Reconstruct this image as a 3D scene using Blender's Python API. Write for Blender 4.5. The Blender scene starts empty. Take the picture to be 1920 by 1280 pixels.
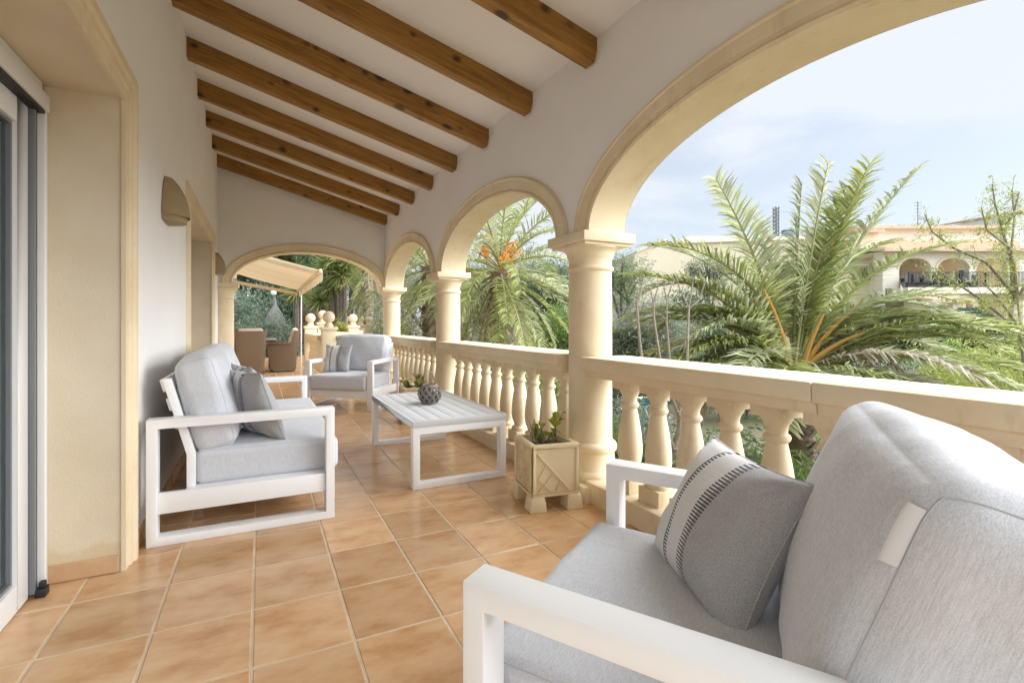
import bpy, bmesh, math, random
import numpy as np
from mathutils import Vector, Matrix

R = math.radians
rng = np.random.default_rng(7)
random.seed(7)
scene = bpy.context.scene
COL = scene.collection

# ------------------------------------------------------------------ camera
FPX, YAW, HOR, EYE, CX = 887.6, 0.4316, 603.7, 1.1243, 897.5
cd = bpy.data.cameras.new('camera')
cam = bpy.data.objects.new('camera', cd); COL.objects.link(cam)
cam.location = (0, 0, EYE)
cam.rotation_euler = (R(90), 0, -YAW)
cd.sensor_width = 36.0
cd.lens = 36.0 * FPX / 1920
cd.shift_x = (960 - CX) / 1920
cd.shift_y = -(640 - HOR) / 1920
cd.clip_start = 0.02
cd.clip_end = 3000
scene.camera = cam

# ------------------------------------------------------------------ sky, sun, exposure
SUN_DIR = Vector((0.70, -0.36, 0.55)).normalized()
sun_el = math.asin(SUN_DIR.z)
sun_az = math.atan2(SUN_DIR.x, SUN_DIR.y)
world = bpy.data.worlds.new('World'); scene.world = world
world.use_nodes = True
wn = world.node_tree.nodes; wl = world.node_tree.links
wn.clear()
wo = wn.new('ShaderNodeOutputWorld'); bg = wn.new('ShaderNodeBackground')
sky = wn.new('ShaderNodeTexSky'); sky.sky_type = 'NISHITA'; sky.sun_disc = False
sky.sun_elevation = sun_el; sky.sun_rotation = sun_az
sky.air_density = 1.0; sky.dust_density = 1.5; sky.ozone_density = 1.2
tc = wn.new('ShaderNodeTexCoord')
mp = wn.new('ShaderNodeMapping'); mp.inputs['Scale'].default_value = (1.0, 1.0, 3.2)
mp.inputs['Rotation'].default_value = (0.25, 0.1, 0.4)
nz = wn.new('ShaderNodeTexNoise'); nz.inputs['Scale'].default_value = 2.6
nz.inputs['Detail'].default_value = 9; nz.inputs['Roughness'].default_value = 0.55
nz.inputs['Distortion'].default_value = 0.6
rp = wn.new('ShaderNodeValToRGB')
rp.color_ramp.elements[0].position = 0.36; rp.color_ramp.elements[0].color = (0.60, 0.60, 0.60, 1)
rp.color_ramp.elements[1].position = 0.52; rp.color_ramp.elements[1].color = (0.97, 0.97, 0.97, 1)
mx = wn.new('ShaderNodeMix'); mx.data_type = 'RGBA'
mx.inputs['B'].default_value = (3.2, 3.4, 3.66, 1)
wl.new(tc.outputs['Generated'], mp.inputs['Vector']); wl.new(mp.outputs[0], nz.inputs['Vector'])
wl.new(nz.outputs['Fac'], rp.inputs['Fac']); wl.new(rp.outputs['Color'], mx.inputs['Factor'])
dim = wn.new('ShaderNodeVectorMath'); dim.operation = 'SCALE'; dim.inputs['Scale'].default_value = 0.62
wl.new(sky.outputs['Color'], dim.inputs[0]); wl.new(dim.outputs[0], mx.inputs['A']); wl.new(mx.outputs['Result'], bg.inputs['Color'])
bg.inputs['Strength'].default_value = 0.055
wl.new(bg.outputs[0], wo.inputs['Surface'])

sd = bpy.data.lights.new('sun', 'SUN'); sd.energy = 2.5; sd.angle = R(85); sd.color = (0.955, 0.98, 1.0)
sun = bpy.data.objects.new('sun', sd); COL.objects.link(sun)
sun.rotation_euler = (-SUN_DIR).to_track_quat('-Z', 'Y').to_euler()

scene.render.engine = 'CYCLES'
scene.cycles.max_bounces = 10; scene.cycles.diffuse_bounces = 6
scene.cycles.glossy_bounces = 4; scene.cycles.transmission_bounces = 6
scene.cycles.use_denoising = True
scene.cycles.sample_clamp_indirect = 8
vs = scene.view_settings
vs.view_transform = 'Standard'; vs.look = 'None'; vs.gamma = 1.0
vs.use_curve_mapping = False
vs.exposure = 2.33

# ------------------------------------------------------------------ helpers
CS, SN = math.cos(YAW), math.sin(YAW)
def pt(u, d, v=None):
    """ground position at a bearing (photo column) and a distance in metres"""
    r = (u - CX) / FPX * d
    x, y = d * SN + r * CS, d * CS - r * SN
    if v is None: return x, y
    return Vector((x, y, EYE + (HOR - v) / FPX * d))

def smooth(t): t = max(0, min(1, t)); return t * t * (3 - 2 * t)
def gz(x, y):
    d = x * SN + y * CS
    return -1.75 + 2.2 * smooth((d - 13) / 17) + 0.05 * math.sin(x * .9 + 1) * math.cos(y * .7)

class MB:
    def __init__(s): s.v = []; s.f = []; s.m = []; s.mi = 0
    def add(s, vs, fs):
        o = len(s.v); s.v += [tuple(p) for p in vs]
        for f in fs: s.f.append(tuple(i + o for i in f)); s.m.append(s.mi)
        return s
    def box(s, x0, x1, y0, y1, z0, z1, M=None):
        vs = [(x, y, z) for z in (z0, z1) for y in (y0, y1) for x in (x0, x1)]
        if M is not None: vs = [M @ Vector(p) for p in vs]
        return s.add(vs, [(0, 2, 3, 1), (4, 5, 7, 6), (0, 1, 5, 4), (2, 6, 7, 3), (0, 4, 6, 2), (1, 3, 7, 5)])
    def bar(s, a, b, w, h, up=(0, 0, 1)):
        a, b = Vector(a), Vector(b); t = (b - a).normalized(); up = Vector(up)
        sd_ = t.cross(up).normalized() * (w / 2); u2 = sd_.cross(t).normalized() * (h / 2)
        vs = [p + i * sd_ + j * u2 for p in (a, b) for j in (-1, 1) for i in (-1, 1)]
        return s.add(vs, [(0, 2, 3, 1), (4, 5, 7, 6), (0, 1, 5, 4), (2, 6, 7, 3), (0, 4, 6, 2), (1, 3, 7, 5)])
    def lathe(s, prof, n=24, c=(0, 0, 0), a0=0, a1=2 * math.pi, cap=True):
        full = abs(a1 - a0 - 2 * math.pi) < 1e-6
        m = n if full else n + 1
        vs = []
        for r, z in prof:
            for i in range(m):
                a = a0 + (a1 - a0) * i / n
                vs.append((c[0] + r * math.cos(a), c[1] + r * math.sin(a), c[2] + z))
        fs = []
        for k in range(len(prof) - 1):
            for i in range(n):
                j = (i + 1) % m if full else i + 1
                fs.append((k * m + i, k * m + j, (k + 1) * m + j, (k + 1) * m + i))
        if cap and full:
            fs.append(tuple(range(m - 1, -1, -1))); fs.append(tuple((len(prof) - 1) * m + i for i in range(m)))
        return s.add(vs, fs)
    def tube(s, pts, rad, n=6):
        pts = [Vector(p) for p in pts]
        if not hasattr(rad, '__len__'): rad = [rad] * len(pts)
        vs = []
        ref = Vector((0.3, 0.9, 0.31)).normalized()
        for i, p in enumerate(pts):
            t = (pts[min(i + 1, len(pts) - 1)] - pts[max(i - 1, 0)]).normalized()
            a = t.cross(ref)
            if a.length < .05: a = t.cross(Vector((1, 0, 0)))
            a.normalize(); b = t.cross(a)
            for k in range(n):
                q = 2 * math.pi * k / n
                vs.append(p + (a * math.cos(q) + b * math.sin(q)) * rad[i])
        fs = [(i * n + k, i * n + (k + 1) % n, (i + 1) * n + (k + 1) % n, (i + 1) * n + k) for i in range(len(pts) - 1) for k in range(n)]
        fs.append(tuple(range(n - 1, -1, -1))); fs.append(tuple((len(pts) - 1) * n + k for k in range(n)))
        return s.add(vs, fs)
    def mesh(s, name, mats, smooth_=False, bevel=0, seg=2):
        me = bpy.data.meshes.new(name)
        me.from_pydata(s.v, [], s.f)
        if not isinstance(mats, (list, tuple)): mats = [mats]
        for m in mats: me.materials.append(m)
        if len(mats) > 1: me.polygons.foreach_set('material_index', s.m)
        bm = bmesh.new(); bm.from_mesh(me)
        bmesh.ops.remove_doubles(bm, verts=bm.verts, dist=1e-5)
        if bevel:
            ed = [e for e in bm.edges if len(e.link_faces) == 2 and e.calc_face_angle(0) > 0.5]
            bmesh.ops.bevel(bm, geom=ed, offset=bevel, segments=seg, profile=0.5, affect='EDGES', clamp_overlap=True)
        bmesh.ops.recalc_face_normals(bm, faces=bm.faces)
        bm.to_mesh(me); bm.free()
        if smooth_ or bevel:
            me.polygons.foreach_set('use_smooth', [True] * len(me.polygons))
            try: me.set_sharp_from_angle(angle=R(38 if smooth_ else 30))
            except Exception: pass
        me.update()
        return me
    def build(s, name, mats, parent=None, **k):
        return link(name, s.mesh(name, mats, **k), parent)

def link(name, me, parent=None):
    o = bpy.data.objects.new(name, me); COL.objects.link(o)
    if parent is not None: o.parent = parent
    return o
def tag(o, label=None, cat=None, group=None, kind=None):
    if label: o['label'] = label
    if cat: o['category'] = cat
    if group: o['group'] = group
    if kind: o['kind'] = kind
    return o
def thing(name, label, cat, loc=(0, 0, 0), rz=0, group=None):
    o = bpy.data.objects.new(name, None); COL.objects.link(o)
    o.location = loc; o.rotation_euler = (0, 0, rz); o.empty_display_size = .1
    return tag(o, label, cat, group)
def raw_mesh(name, v, f, mat, smooth_=False):
    """fast numpy mesh: v (n,3), f (m,k)"""
    me = bpy.data.meshes.new(name)
    v = np.asarray(v, np.float32); f = np.asarray(f, np.int32); k = f.shape[1]
    me.vertices.add(len(v)); me.vertices.foreach_set('co', v.ravel())
    me.loops.add(f.size); me.loops.foreach_set('vertex_index', f.ravel())
    me.polygons.add(len(f)); me.polygons.foreach_set('loop_start', np.arange(0, f.size, k, dtype=np.int32))
    me.polygons.foreach_set('loop_total', np.full(len(f), k, np.int32))
    if smooth_: me.polygons.foreach_set('use_smooth', np.ones(len(f), bool))
    me.materials.append(mat); me.update(calc_edges=True); me.validate()
    return me

# ------------------------------------------------------------------ materials
def mat(name, base, rough=.6, var=None, scale=4, detail=6, bump=0, bscale=40, bdist=.004, coords='Object',
        spec=.5, metal=0, stretch=None, ramp=(.3, .7), island=0, sheen=0, trans=0, back=None):
    m = bpy.data.materials.new(name); m.use_nodes = True
    nt = m.node_tree; n = nt.nodes; l = nt.links
    b = n['Principled BSDF']
    b.inputs['Roughness'].default_value = rough; b.inputs['Metallic'].default_value = metal
    b.inputs['Specular IOR Level'].default_value = spec
    b.inputs['Base Color'].default_value = (*base, 1)
    if sheen: b.inputs['Sheen Weight'].default_value = sheen
    if trans: b.inputs['Transmission Weight'].default_value = trans
    if coords == 'World': vec = n.new('ShaderNodeNewGeometry').outputs['Position']
    else: vec = n.new('ShaderNodeTexCoord').outputs[coords]
    if stretch:
        mpn = n.new('ShaderNodeMapping'); mpn.inputs['Scale'].default_value = stretch
        l.new(vec, mpn.inputs['Vector']); vec = mpn.outputs[0]
    out = None
    if var:
        t = n.new('ShaderNodeTexNoise'); t.inputs['Scale'].default_value = scale; t.inputs['Detail'].default_value = detail
        t.inputs['Roughness'].default_value = .6
        l.new(vec, t.inputs['Vector'])
        r = n.new('ShaderNodeValToRGB')
        r.color_ramp.elements[0].position = ramp[0]; r.color_ramp.elements[0].color = (*base, 1)
        r.color_ramp.elements[1].position = ramp[1]; r.color_ramp.elements[1].color = (*var, 1)
        l.new(t.outputs['Fac'], r.inputs['Fac']); out = r.outputs['Color']
        l.new(out, b.inputs['Base Color'])
    if island:
        g = n.new('ShaderNodeNewGeometry'); h = n.new('ShaderNodeHueSaturation')
        mr = n.new('ShaderNodeMapRange'); mr.inputs['To Min'].default_value = 1 - island; mr.inputs['To Max'].default_value = 1 + island
        l.new(g.outputs['Random Per Island'], mr.inputs['Value']); l.new(mr.outputs[0], h.inputs['Value'])
        mh = n.new('ShaderNodeMath'); mh.operation = 'MULTIPLY_ADD'; mh.inputs[1].default_value = .05; mh.inputs[2].default_value = .475
        mm = n.new('ShaderNodeMath'); mm.operation = 'FRACT'; m3 = n.new('ShaderNodeMath'); m3.operation = 'MULTIPLY'; m3.inputs[1].default_value = 7.13
        l.new(g.outputs['Random Per Island'], m3.inputs[0]); l.new(m3.outputs[0], mm.inputs[0]); l.new(mm.outputs[0], mh.inputs[0]); l.new(mh.outputs[0], h.inputs['Hue'])
        if out is not None: l.new(out, h.inputs['Color'])
        else: h.inputs['Color'].default_value = (*base, 1)
        l.new(h.outputs[0], b.inputs['Base Color']); out = h.outputs[0]
    if back:   # thin leaf: some light passes through
        tr = n.new('ShaderNodeBsdfTranslucent'); ms = n.new('ShaderNodeMixShader'); ms.inputs[0].default_value = back
        if out is not None: l.new(out, tr.inputs['Color'])
        else: tr.inputs['Color'].default_value = (*base, 1)
        l.new(b.outputs[0], ms.inputs[1]); l.new(tr.outputs[0], ms.inputs[2])
        l.new(ms.outputs[0], n['Material Output'].inputs['Surface'])
    if bump:
        t2 = n.new('ShaderNodeTexNoise'); t2.inputs['Scale'].default_value = bscale; t2.inputs['Detail'].default_value = 5
        l.new(vec, t2.inputs['Vector'])
        bp = n.new('ShaderNodeBump'); bp.inputs['Strength'].default_value = bump; bp.inputs['Distance'].default_value = bdist
        l.new(t2.outputs['Fac'], bp.inputs['Height']); l.new(bp.outputs[0], b.inputs['Normal'])
    return m

STONE_A, STONE_B = (.74, .635, .455), (.66, .54, .355)
M = {}
M['stone'] = mat('cast_stone', STONE_A, .78, STONE_B, 3.2, 9, bump=.35, bscale=150, bdist=.0025, coords='World', ramp=(.36, .72))
def grime(m, col, amt, sc=2.2, stretch=(1, 1, .35)):
    """faint weather streaks and pores over the stone colour"""
    n = m.node_tree.nodes; l = m.node_tree.links; b = n['Principled BSDF']; src = b.inputs['Base Color'].links[0].from_socket
    g = n.new('ShaderNodeNewGeometry'); mp_ = n.new('ShaderNodeMapping'); mp_.inputs['Scale'].default_value = stretch; l.new(g.outputs['Position'], mp_.inputs[0])
    t = n.new('ShaderNodeTexNoise'); t.inputs['Scale'].default_value = sc * 4; t.inputs['Detail'].default_value = 10; t.inputs['Roughness'].default_value = .7; l.new(mp_.outputs[0], t.inputs['Vector'])
    r = n.new('ShaderNodeValToRGB'); r.color_ramp.elements[0].position = .56; r.color_ramp.elements[0].color = (0, 0, 0, 1); r.color_ramp.elements[1].position = .78; r.color_ramp.elements[1].color = (amt, amt, amt, 1); l.new(t.outputs['Fac'], r.inputs['Fac'])
    m2 = n.new('ShaderNodeMix'); m2.data_type = 'RGBA'; l.new(r.outputs['Color'], m2.inputs['Factor']); l.new(src, m2.inputs['A']); m2.inputs['B'].default_value = (*col, 1); l.new(m2.outputs['Result'], b.inputs['Base Color'])
grime(M['stone'], (.42, .32, .20), .55)
M['render_stone'] = mat('door_stone', (.72, .64, .50), .85, (.64, .54, .39), 2.3, 8, bump=.4, bscale=120, bdist=.003)
def damp_stain(m):
    """blotchy damp stain low on the door reveal"""
    n = m.node_tree.nodes; l = m.node_tree.links; b = n['Principled BSDF']; src = b.inputs['Base Color'].links[0].from_socket
    tcn = n.new('ShaderNodeTexCoord'); sp = n.new('ShaderNodeSeparateXYZ'); l.new(tcn.outputs['Object'], sp.inputs[0])
    nz_ = n.new('ShaderNodeTexNoise'); nz_.inputs['Scale'].default_value = 9; nz_.inputs['Detail'].default_value = 8; l.new(tcn.outputs['Object'], nz_.inputs['Vector'])
    mr = n.new('ShaderNodeMapRange'); mr.inputs['From Min'].default_value = .10; mr.inputs['From Max'].default_value = .24; mr.inputs['To Min'].default_value = .62; mr.inputs['To Max'].default_value = -.1
    l.new(sp.outputs[2], mr.inputs['Value']); ad = n.new('ShaderNodeMath'); ad.operation = 'ADD'; l.new(mr.outputs[0], ad.inputs[0]); l.new(nz_.outputs['Fac'], ad.inputs[1])
    r = n.new('ShaderNodeValToRGB'); r.color_ramp.elements[0].position = .84; r.color_ramp.elements[1].position = 1.0; r.color_ramp.elements[1].color = (.7, .7, .7, 1); l.new(ad.outputs[0], r.inputs['Fac'])
    mx_ = n.new('ShaderNodeMix'); mx_.data_type = 'RGBA'; l.new(r.outputs['Color'], mx_.inputs['Factor']); l.new(src, mx_.inputs['A']); mx_.inputs['B'].default_value = (.60, .47, .28, 1)
    l.new(mx_.outputs['Result'], b.inputs['Base Color'])
damp_stain(M['render_stone'])
M['wall'] = mat('white_render', (.82, .805, .785), .9, (.79, .77, .75), 1.6, 5, bump=.3, bscale=60, bdist=.003)
M['ceil'] = mat('ceiling_paint', (.83, .805, .775), .9, (.80, .775, .74), 1.2, 4, bump=.15, bscale=40, bdist=.003)
M['white'] = mat('white_coated_metal', (.85, .86, .875), .38, bump=.05, bscale=300, bdist=.0005)
M['slat'] = mat('grey_white_slat', (.64, .66, .69), .45)
M['pvc'] = mat('white_pvc', (.74, .74, .73), .35)
M['gasket'] = mat('black_gasket', (.012, .013, .015), .5)
M['grey'] = mat('grey_profile', (.16, .17, .18), .4)
M['grout'] = mat('grout', (.66, .54, .385), .9, (.46, .36, .245), 7, 7)
M['soil'] = mat('soil', (.06, .042, .03), .95, (.11, .08, .055), 20, bump=.6, bscale=60, bdist=.01)
M['twig'] = mat('twig_bark', (.12, .09, .075), .9, (.2, .16, .13), 20)
M['wicker'] = None

def tile_material():
    m = mat('terracotta_tile', (.50, .27, .115), .3)
    n = m.node_tree.nodes; l = m.node_tree.links; b = n['Principled BSDF']
    tcn = n.new('ShaderNodeTexCoord'); oi = n.new('ShaderNodeObjectInfo')
    ad = n.new('ShaderNodeVectorMath'); ad.operation = 'ADD'
    sc = n.new('ShaderNodeVectorMath'); sc.operation = 'SCALE'; sc.inputs['Scale'].default_value = 37.0
    cmb = n.new('ShaderNodeCombineXYZ')
    l.new(oi.outputs['Random'], cmb.inputs[0]); l.new(oi.outputs['Random'], cmb.inputs[1]); l.new(cmb.outputs[0], sc.inputs[0])
    geo = n.new('ShaderNodeNewGeometry')
    l.new(geo.outputs['Position'], ad.inputs[0]); l.new(sc.outputs[0], ad.inputs[1])
    mpn = n.new('ShaderNodeMapping'); mpn.inputs['Scale'].default_value = (1.0, 1.9, 1); mpn.inputs['Rotation'].default_value = (0, 0, .5)
    l.new(ad.outputs[0], mpn.inputs[0])
    t = n.new('ShaderNodeTexNoise'); t.inputs['Scale'].default_value = 4.5; t.inputs['Detail'].default_value = 5; t.inputs['Roughness'].default_value = .62
    l.new(mpn.outputs[0], t.inputs['Vector'])
    r = n.new('ShaderNodeValToRGB'); e = r.color_ramp.elements
    e[0].position = .30; e[0].color = (.45, .235, .10, 1)
    e[1].position = .80; e[1].color = (.64, .45, .28, 1)
    k = e.new(.5); k.color = (.575, .355, .19, 1)
    l.new(t.outputs['Fac'], r.inputs['Fac'])
    h = n.new('ShaderNodeHueSaturation'); mr = n.new('ShaderNodeMapRange'); mr.inputs['To Min'].default_value = .86; mr.inputs['To Max'].default_value = 1.12
    l.new(oi.outputs['Random'], mr.inputs['Value']); l.new(mr.outputs[0], h.inputs['Value']); l.new(r.outputs[0], h.inputs['Color'])
    l.new(h.outputs[0], b.inputs['Base Color'])
    mr2 = n.new('ShaderNodeMapRange'); mr2.inputs['To Min'].default_value = .14; mr2.inputs['To Max'].default_value = .26
    l.new(t.outputs['Fac'], mr2.inputs['Value']); l.new(mr2.outputs[0], b.inputs['Roughness'])
    t2 = n.new('ShaderNodeTexNoise'); t2.inputs['Scale'].default_value = 14; t2.inputs['Detail'].default_value = 3
    l.new(ad.outputs[0], t2.inputs['Vector'])
    bp = n.new('ShaderNodeBump'); bp.inputs['Strength'].default_value = .12; bp.inputs['Distance'].default_value = .004
    l.new(t2.outputs['Fac'], bp.inputs['Height']); l.new(bp.outputs[0], b.inputs['Normal'])
    b.inputs['Specular IOR Level'].default_value = .55
    return m
M['tile'] = tile_material()

def wood_material():
    m = mat('stained_pine', (.30, .13, .03), .5)
    n = m.node_tree.nodes; l = m.node_tree.links; b = n['Principled BSDF']
    tcn = n.new('ShaderNodeTexCoord'); oi = n.new('ShaderNodeObjectInfo')
    mpn = n.new('ShaderNodeMapping'); mpn.inputs['Scale'].default_value = (1.2, 14, 14)
    cmb = n.new('ShaderNodeCombineXYZ'); ml = n.new('ShaderNodeMath'); ml.operation = 'MULTIPLY'; ml.inputs[1].default_value = 53.
    l.new(oi.outputs['Random'], ml.inputs[0])
    for i in range(3): l.new(ml.outputs[0], cmb.inputs[i])
    ad = n.new('ShaderNodeVectorMath'); ad.operation = 'ADD'
    l.new(tcn.outputs['Object'], ad.inputs[0]); l.new(cmb.outputs[0], ad.inputs[1])
    l.new(ad.outputs[0], mpn.inputs[0])
    t = n.new('ShaderNodeTexNoise'); t.inputs['Scale'].default_value = 3; t.inputs['Detail'].default_value = 7; t.inputs['Distortion'].default_value = .8
    l.new(mpn.outputs[0], t.inputs['Vector'])
    r = n.new('ShaderNodeValToRGB'); e = r.color_ramp.elements
    e[0].position = .3; e[0].color = (.19, .085, .010, 1); e[1].position = .7; e[1].color = (.38, .185, .028, 1)
    l.new(t.outputs['Fac'], r.inputs['Fac'])
    # knots
    mp2 = n.new('ShaderNodeMapping'); mp2.inputs['Scale'].default_value = (5.5, 8, 8)
    l.new(ad.outputs[0], mp2.inputs[0])
    vo = n.new('ShaderNodeTexVoronoi'); vo.inputs['Scale'].default_value = 1.0; vo.inputs['Randomness'].default_value = 1
    nw = n.new('ShaderNodeTexNoise'); nw.inputs['Scale'].default_value = 6
    l.new(ad.outputs[0], nw.inputs['Vector'])
    mxv = n.new('ShaderNodeMix'); mxv.data_type = 'VECTOR'; mxv.inputs['Factor'].default_value = .12
    l.new(mp2.outputs[0], mxv.inputs['A']); l.new(nw.outputs['Color'], mxv.inputs['B'])
    l.new(mxv.outputs['Result'], vo.inputs['Vector'])
    r2 = n.new('ShaderNodeValToRGB'); r2.color_ramp.elements[0].position = .20; r2.color_ramp.elements[0].color = (.16, .13, .12, 1)
    r2.color_ramp.elements[1].position = .33; r2.color_ramp.elements[1].color = (1, 1, 1, 1)
    sr = n.new('ShaderNodeSeparateXYZ'); l.new(vo.outputs['Color'], sr.inputs[0]); ka = n.new('ShaderNodeMath'); ka.operation = 'MULTIPLY_ADD'; ka.inputs[1].default_value = .26
    l.new(sr.outputs[0], ka.inputs[0]); l.new(vo.outputs['Distance'], ka.inputs[2]); l.new(ka.outputs[0], r2.inputs['Fac'])
    mm = n.new('ShaderNodeMix'); mm.data_type = 'RGBA'; mm.blend_type = 'MULTIPLY'; mm.inputs['Factor'].default_value = 1
    l.new(r.outputs[0], mm.inputs['A']); l.new(r2.outputs[0], mm.inputs['B']); l.new(mm.outputs['Result'], b.inputs['Base Color'])
    bp = n.new('ShaderNodeBump'); bp.inputs['Strength'].default_value = .2; bp.inputs['Distance'].default_value = .003
    l.new(t.outputs['Fac'], bp.inputs['Height']); l.new(bp.outputs[0], b.inputs['Normal'])
    return m
M['wood'] = wood_material()

def fabric(name, c, c2, weave=900, bump=.6, sc=38):
    m = mat(name, c, .9, sheen=.25, spec=.2)
    n = m.node_tree.nodes; l = m.node_tree.links; b = n['Principled BSDF']
    tcn = n.new('ShaderNodeTexCoord')
    outs = []
    for s in ((1, 14, 14), (14, 14, 1)):
        mpn = n.new('ShaderNodeMapping'); mpn.inputs['Scale'].default_value = s
        l.new(tcn.outputs['Object'], mpn.inputs[0])
        t = n.new('ShaderNodeTexNoise'); t.inputs['Scale'].default_value = sc; t.inputs['Detail'].default_value = 2
        l.new(mpn.outputs[0], t.inputs['Vector']); outs.append(t.outputs['Fac'])
    a = n.new('ShaderNodeMath'); a.operation = 'ADD'; l.new(outs[0], a.inputs[0]); l.new(outs[1], a.inputs[1])
    hf = n.new('ShaderNodeMath'); hf.operation = 'MULTIPLY'; hf.inputs[1].default_value = .5; l.new(a.outputs[0], hf.inputs[0])
    r = n.new('ShaderNodeValToRGB'); e = r.color_ramp.elements
    e[0].position = .38; e[0].color = (*c2, 1); e[1].position = .62; e[1].color = (*c, 1)
    l.new(hf.outputs[0], r.inputs['Fac']); l.new(r.outputs[0], b.inputs['Base Color'])
    t3 = n.new('ShaderNodeTexNoise'); t3.inputs['Scale'].default_value = 7; t3.inputs['Detail'].default_value = 3; t3.inputs['Distortion'].default_value = .8
    l.new(tcn.outputs['Object'], t3.inputs['Vector'])
    b1 = n.new('ShaderNodeBump'); b1.inputs['Strength'].default_value = .35; b1.inputs['Distance'].default_value = .018
    l.new(t3.outputs['Fac'], b1.inputs['Height'])
    b2 = n.new('ShaderNodeBump'); b2.inputs['Strength'].default_value = bump; b2.inputs['Distance'].default_value = .0012
    l.new(hf.outputs[0], b2.inputs['Height']); l.new(b1.outputs[0], b2.inputs['Normal']); l.new(b2.outputs[0], b.inputs['Normal'])
    return m
M['fabric'] = fabric('light_grey_canvas', (.665, .685, .73), (.50, .52, .57))
M['piping'] = mat('seam_thread', (.46, .47, .50), .9)
M['tagcloth'] = mat('white_tag', (.72, .73, .76), .8)
M['beige_fabric'] = fabric('beige_canvas', (.58, .51, .43), (.48, .42, .35))

def pillow_material():
    m = fabric('striped_wool', (.2, .2, .21), (.15, .15, .16))
    n = m.node_tree.nodes; l = m.node_tree.links; b = n['Principled BSDF']
    tcn = n.new('ShaderNodeTexCoord'); sp = n.new('ShaderNodeSeparateXYZ'); l.new(tcn.outputs['Object'], sp.inputs[0])
    fl = n.new('ShaderNodeTexNoise'); fl.inputs['Scale'].default_value = 480; fl.inputs['Detail'].default_value = 3
    l.new(tcn.outputs['Object'], fl.inputs['Vector'])
    # heathered grey
    g = n.new('ShaderNodeValToRGB'); g.color_ramp.elements[0].position = .36; g.color_ramp.elements[0].color = (.28, .28, .29, 1)
    g.color_ramp.elements[1].position = .66; g.color_ramp.elements[1].color = (.48, .48, .49, 1); l.new(fl.outputs['Fac'], g.inputs['Fac'])
    w = n.new('ShaderNodeValToRGB'); w.color_ramp.elements[0].position = .3; w.color_ramp.elements[0].color = (.60, .60, .61, 1)
    w.color_ramp.elements[1].position = .6; w.color_ramp.elements[1].color = (.74, .74, .75, 1); l.new(fl.outputs['Fac'], w.inputs['Fac'])
    def mth(op, a, bb=None, c=None):
        q = n.new('ShaderNodeMath'); q.operation = op
        for i, x in enumerate((a, bb, c)):
            if x is None: continue
            if isinstance(x, (int, float)): q.inputs[i].default_value = x
            else: l.new(x, q.inputs[i])
        return q.outputs[0]
    X, Y = sp.outputs[0], sp.outputs[1]
    isgrey = mth('GREATER_THAN', X, .035)
    mixa = n.new('ShaderNodeMix'); mixa.data_type = 'RGBA'; l.new(isgrey, mixa.inputs['Factor']); l.new(w.outputs[0], mixa.inputs['A']); l.new(g.outputs[0], mixa.inputs['B'])
    # stitched comb borders: a thin line plus ticks
    tick = mth('GREATER_THAN', mth('SINE', mth('MULTIPLY', Y, 620)), -.1)
    comb1 = mth('MULTIPLY', mth('MULTIPLY', mth('GREATER_THAN', X, .012), mth('LESS_THAN', X, .054)), tick)
    line2 = mth('MULTIPLY', mth('GREATER_THAN', X, -.085), mth('LESS_THAN', X, -.081))
    comb2 = mth('MULTIPLY', mth('MULTIPLY', mth('GREATER_THAN', X, -.085), mth('LESS_THAN', X, -.066)), tick)
    dk = mth('MAXIMUM', comb1, mth('MAXIMUM', line2, comb2))
    mixb = n.new('ShaderNodeMix'); mixb.data_type = 'RGBA'; l.new(dk, mixb.inputs['Factor']); l.new(mixa.outputs['Result'], mixb.inputs['A'])
    mixb.inputs['B'].default_value = (.06, .06, .065, 1)
    l.new(mixb.outputs['Result'], b.inputs['Base Color'])
    return m
M['pillow'] = pillow_material()

def leaf(name, c, island=.35, rough=.5, back=.4): return mat(name, c, rough, island=island, spec=.35, back=back)
M['palm'] = leaf('palm_green', (.34, .375, .13), .35)
M['palm_grey'] = leaf('palm_grey_green', (.42, .445, .26), .35)
M['palm_dry'] = leaf('palm_dry', (.48, .42, .32), .3)
M['rachis'] = mat('palm_rachis', (.33, .33, .13), .5)
M['rachis_orange'] = mat('palm_stalk_orange', (.60, .29, .05), .5, (.46, .33, .09), 5)
M['rachis_dry'] = mat('palm_rachis_dry', (.33, .24, .13), .7)
M['dates'] = mat('date_fruit', (.75, .33, .03), .5, island=.25)
M['bark'] = mat('palm_bark', (.17, .125, .09), .95, (.32, .25, .18), 9, bump=.8, bscale=30, bdist=.02)
M['barkpale'] = mat('pale_bark', (.34, .29, .235), .85, (.22, .19, .155), 12, bump=.5, bscale=40, bdist=.01)
M['barkgrey'] = mat('grey_bark', (.17, .145, .125), .9, (.09, .075, .065), 10, bump=.5, bscale=40, bdist=.01)
M['g_dark'] = leaf('leaf_dark', (.09, .135, .07))
M['g_mid'] = leaf('leaf_mid', (.15, .205, .09))
M['g_lime'] = leaf('leaf_lime', (.38, .42, .11))
M['g_bright'] = leaf('leaf_bright', (.21, .30, .085))
M['g_olive'] = leaf('leaf_olive', (.28, .31, .235))
M['g_blue'] = leaf('leaf_blue', (.20, .26, .19))
M['g_yucca'] = leaf('leaf_yucca', (.24, .29, .095))
M['g_dry'] = leaf('leaf_dry', (.30, .235, .20))
M['plant'] = leaf('jade_leaf', (.27, .34, .05), .3)

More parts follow.
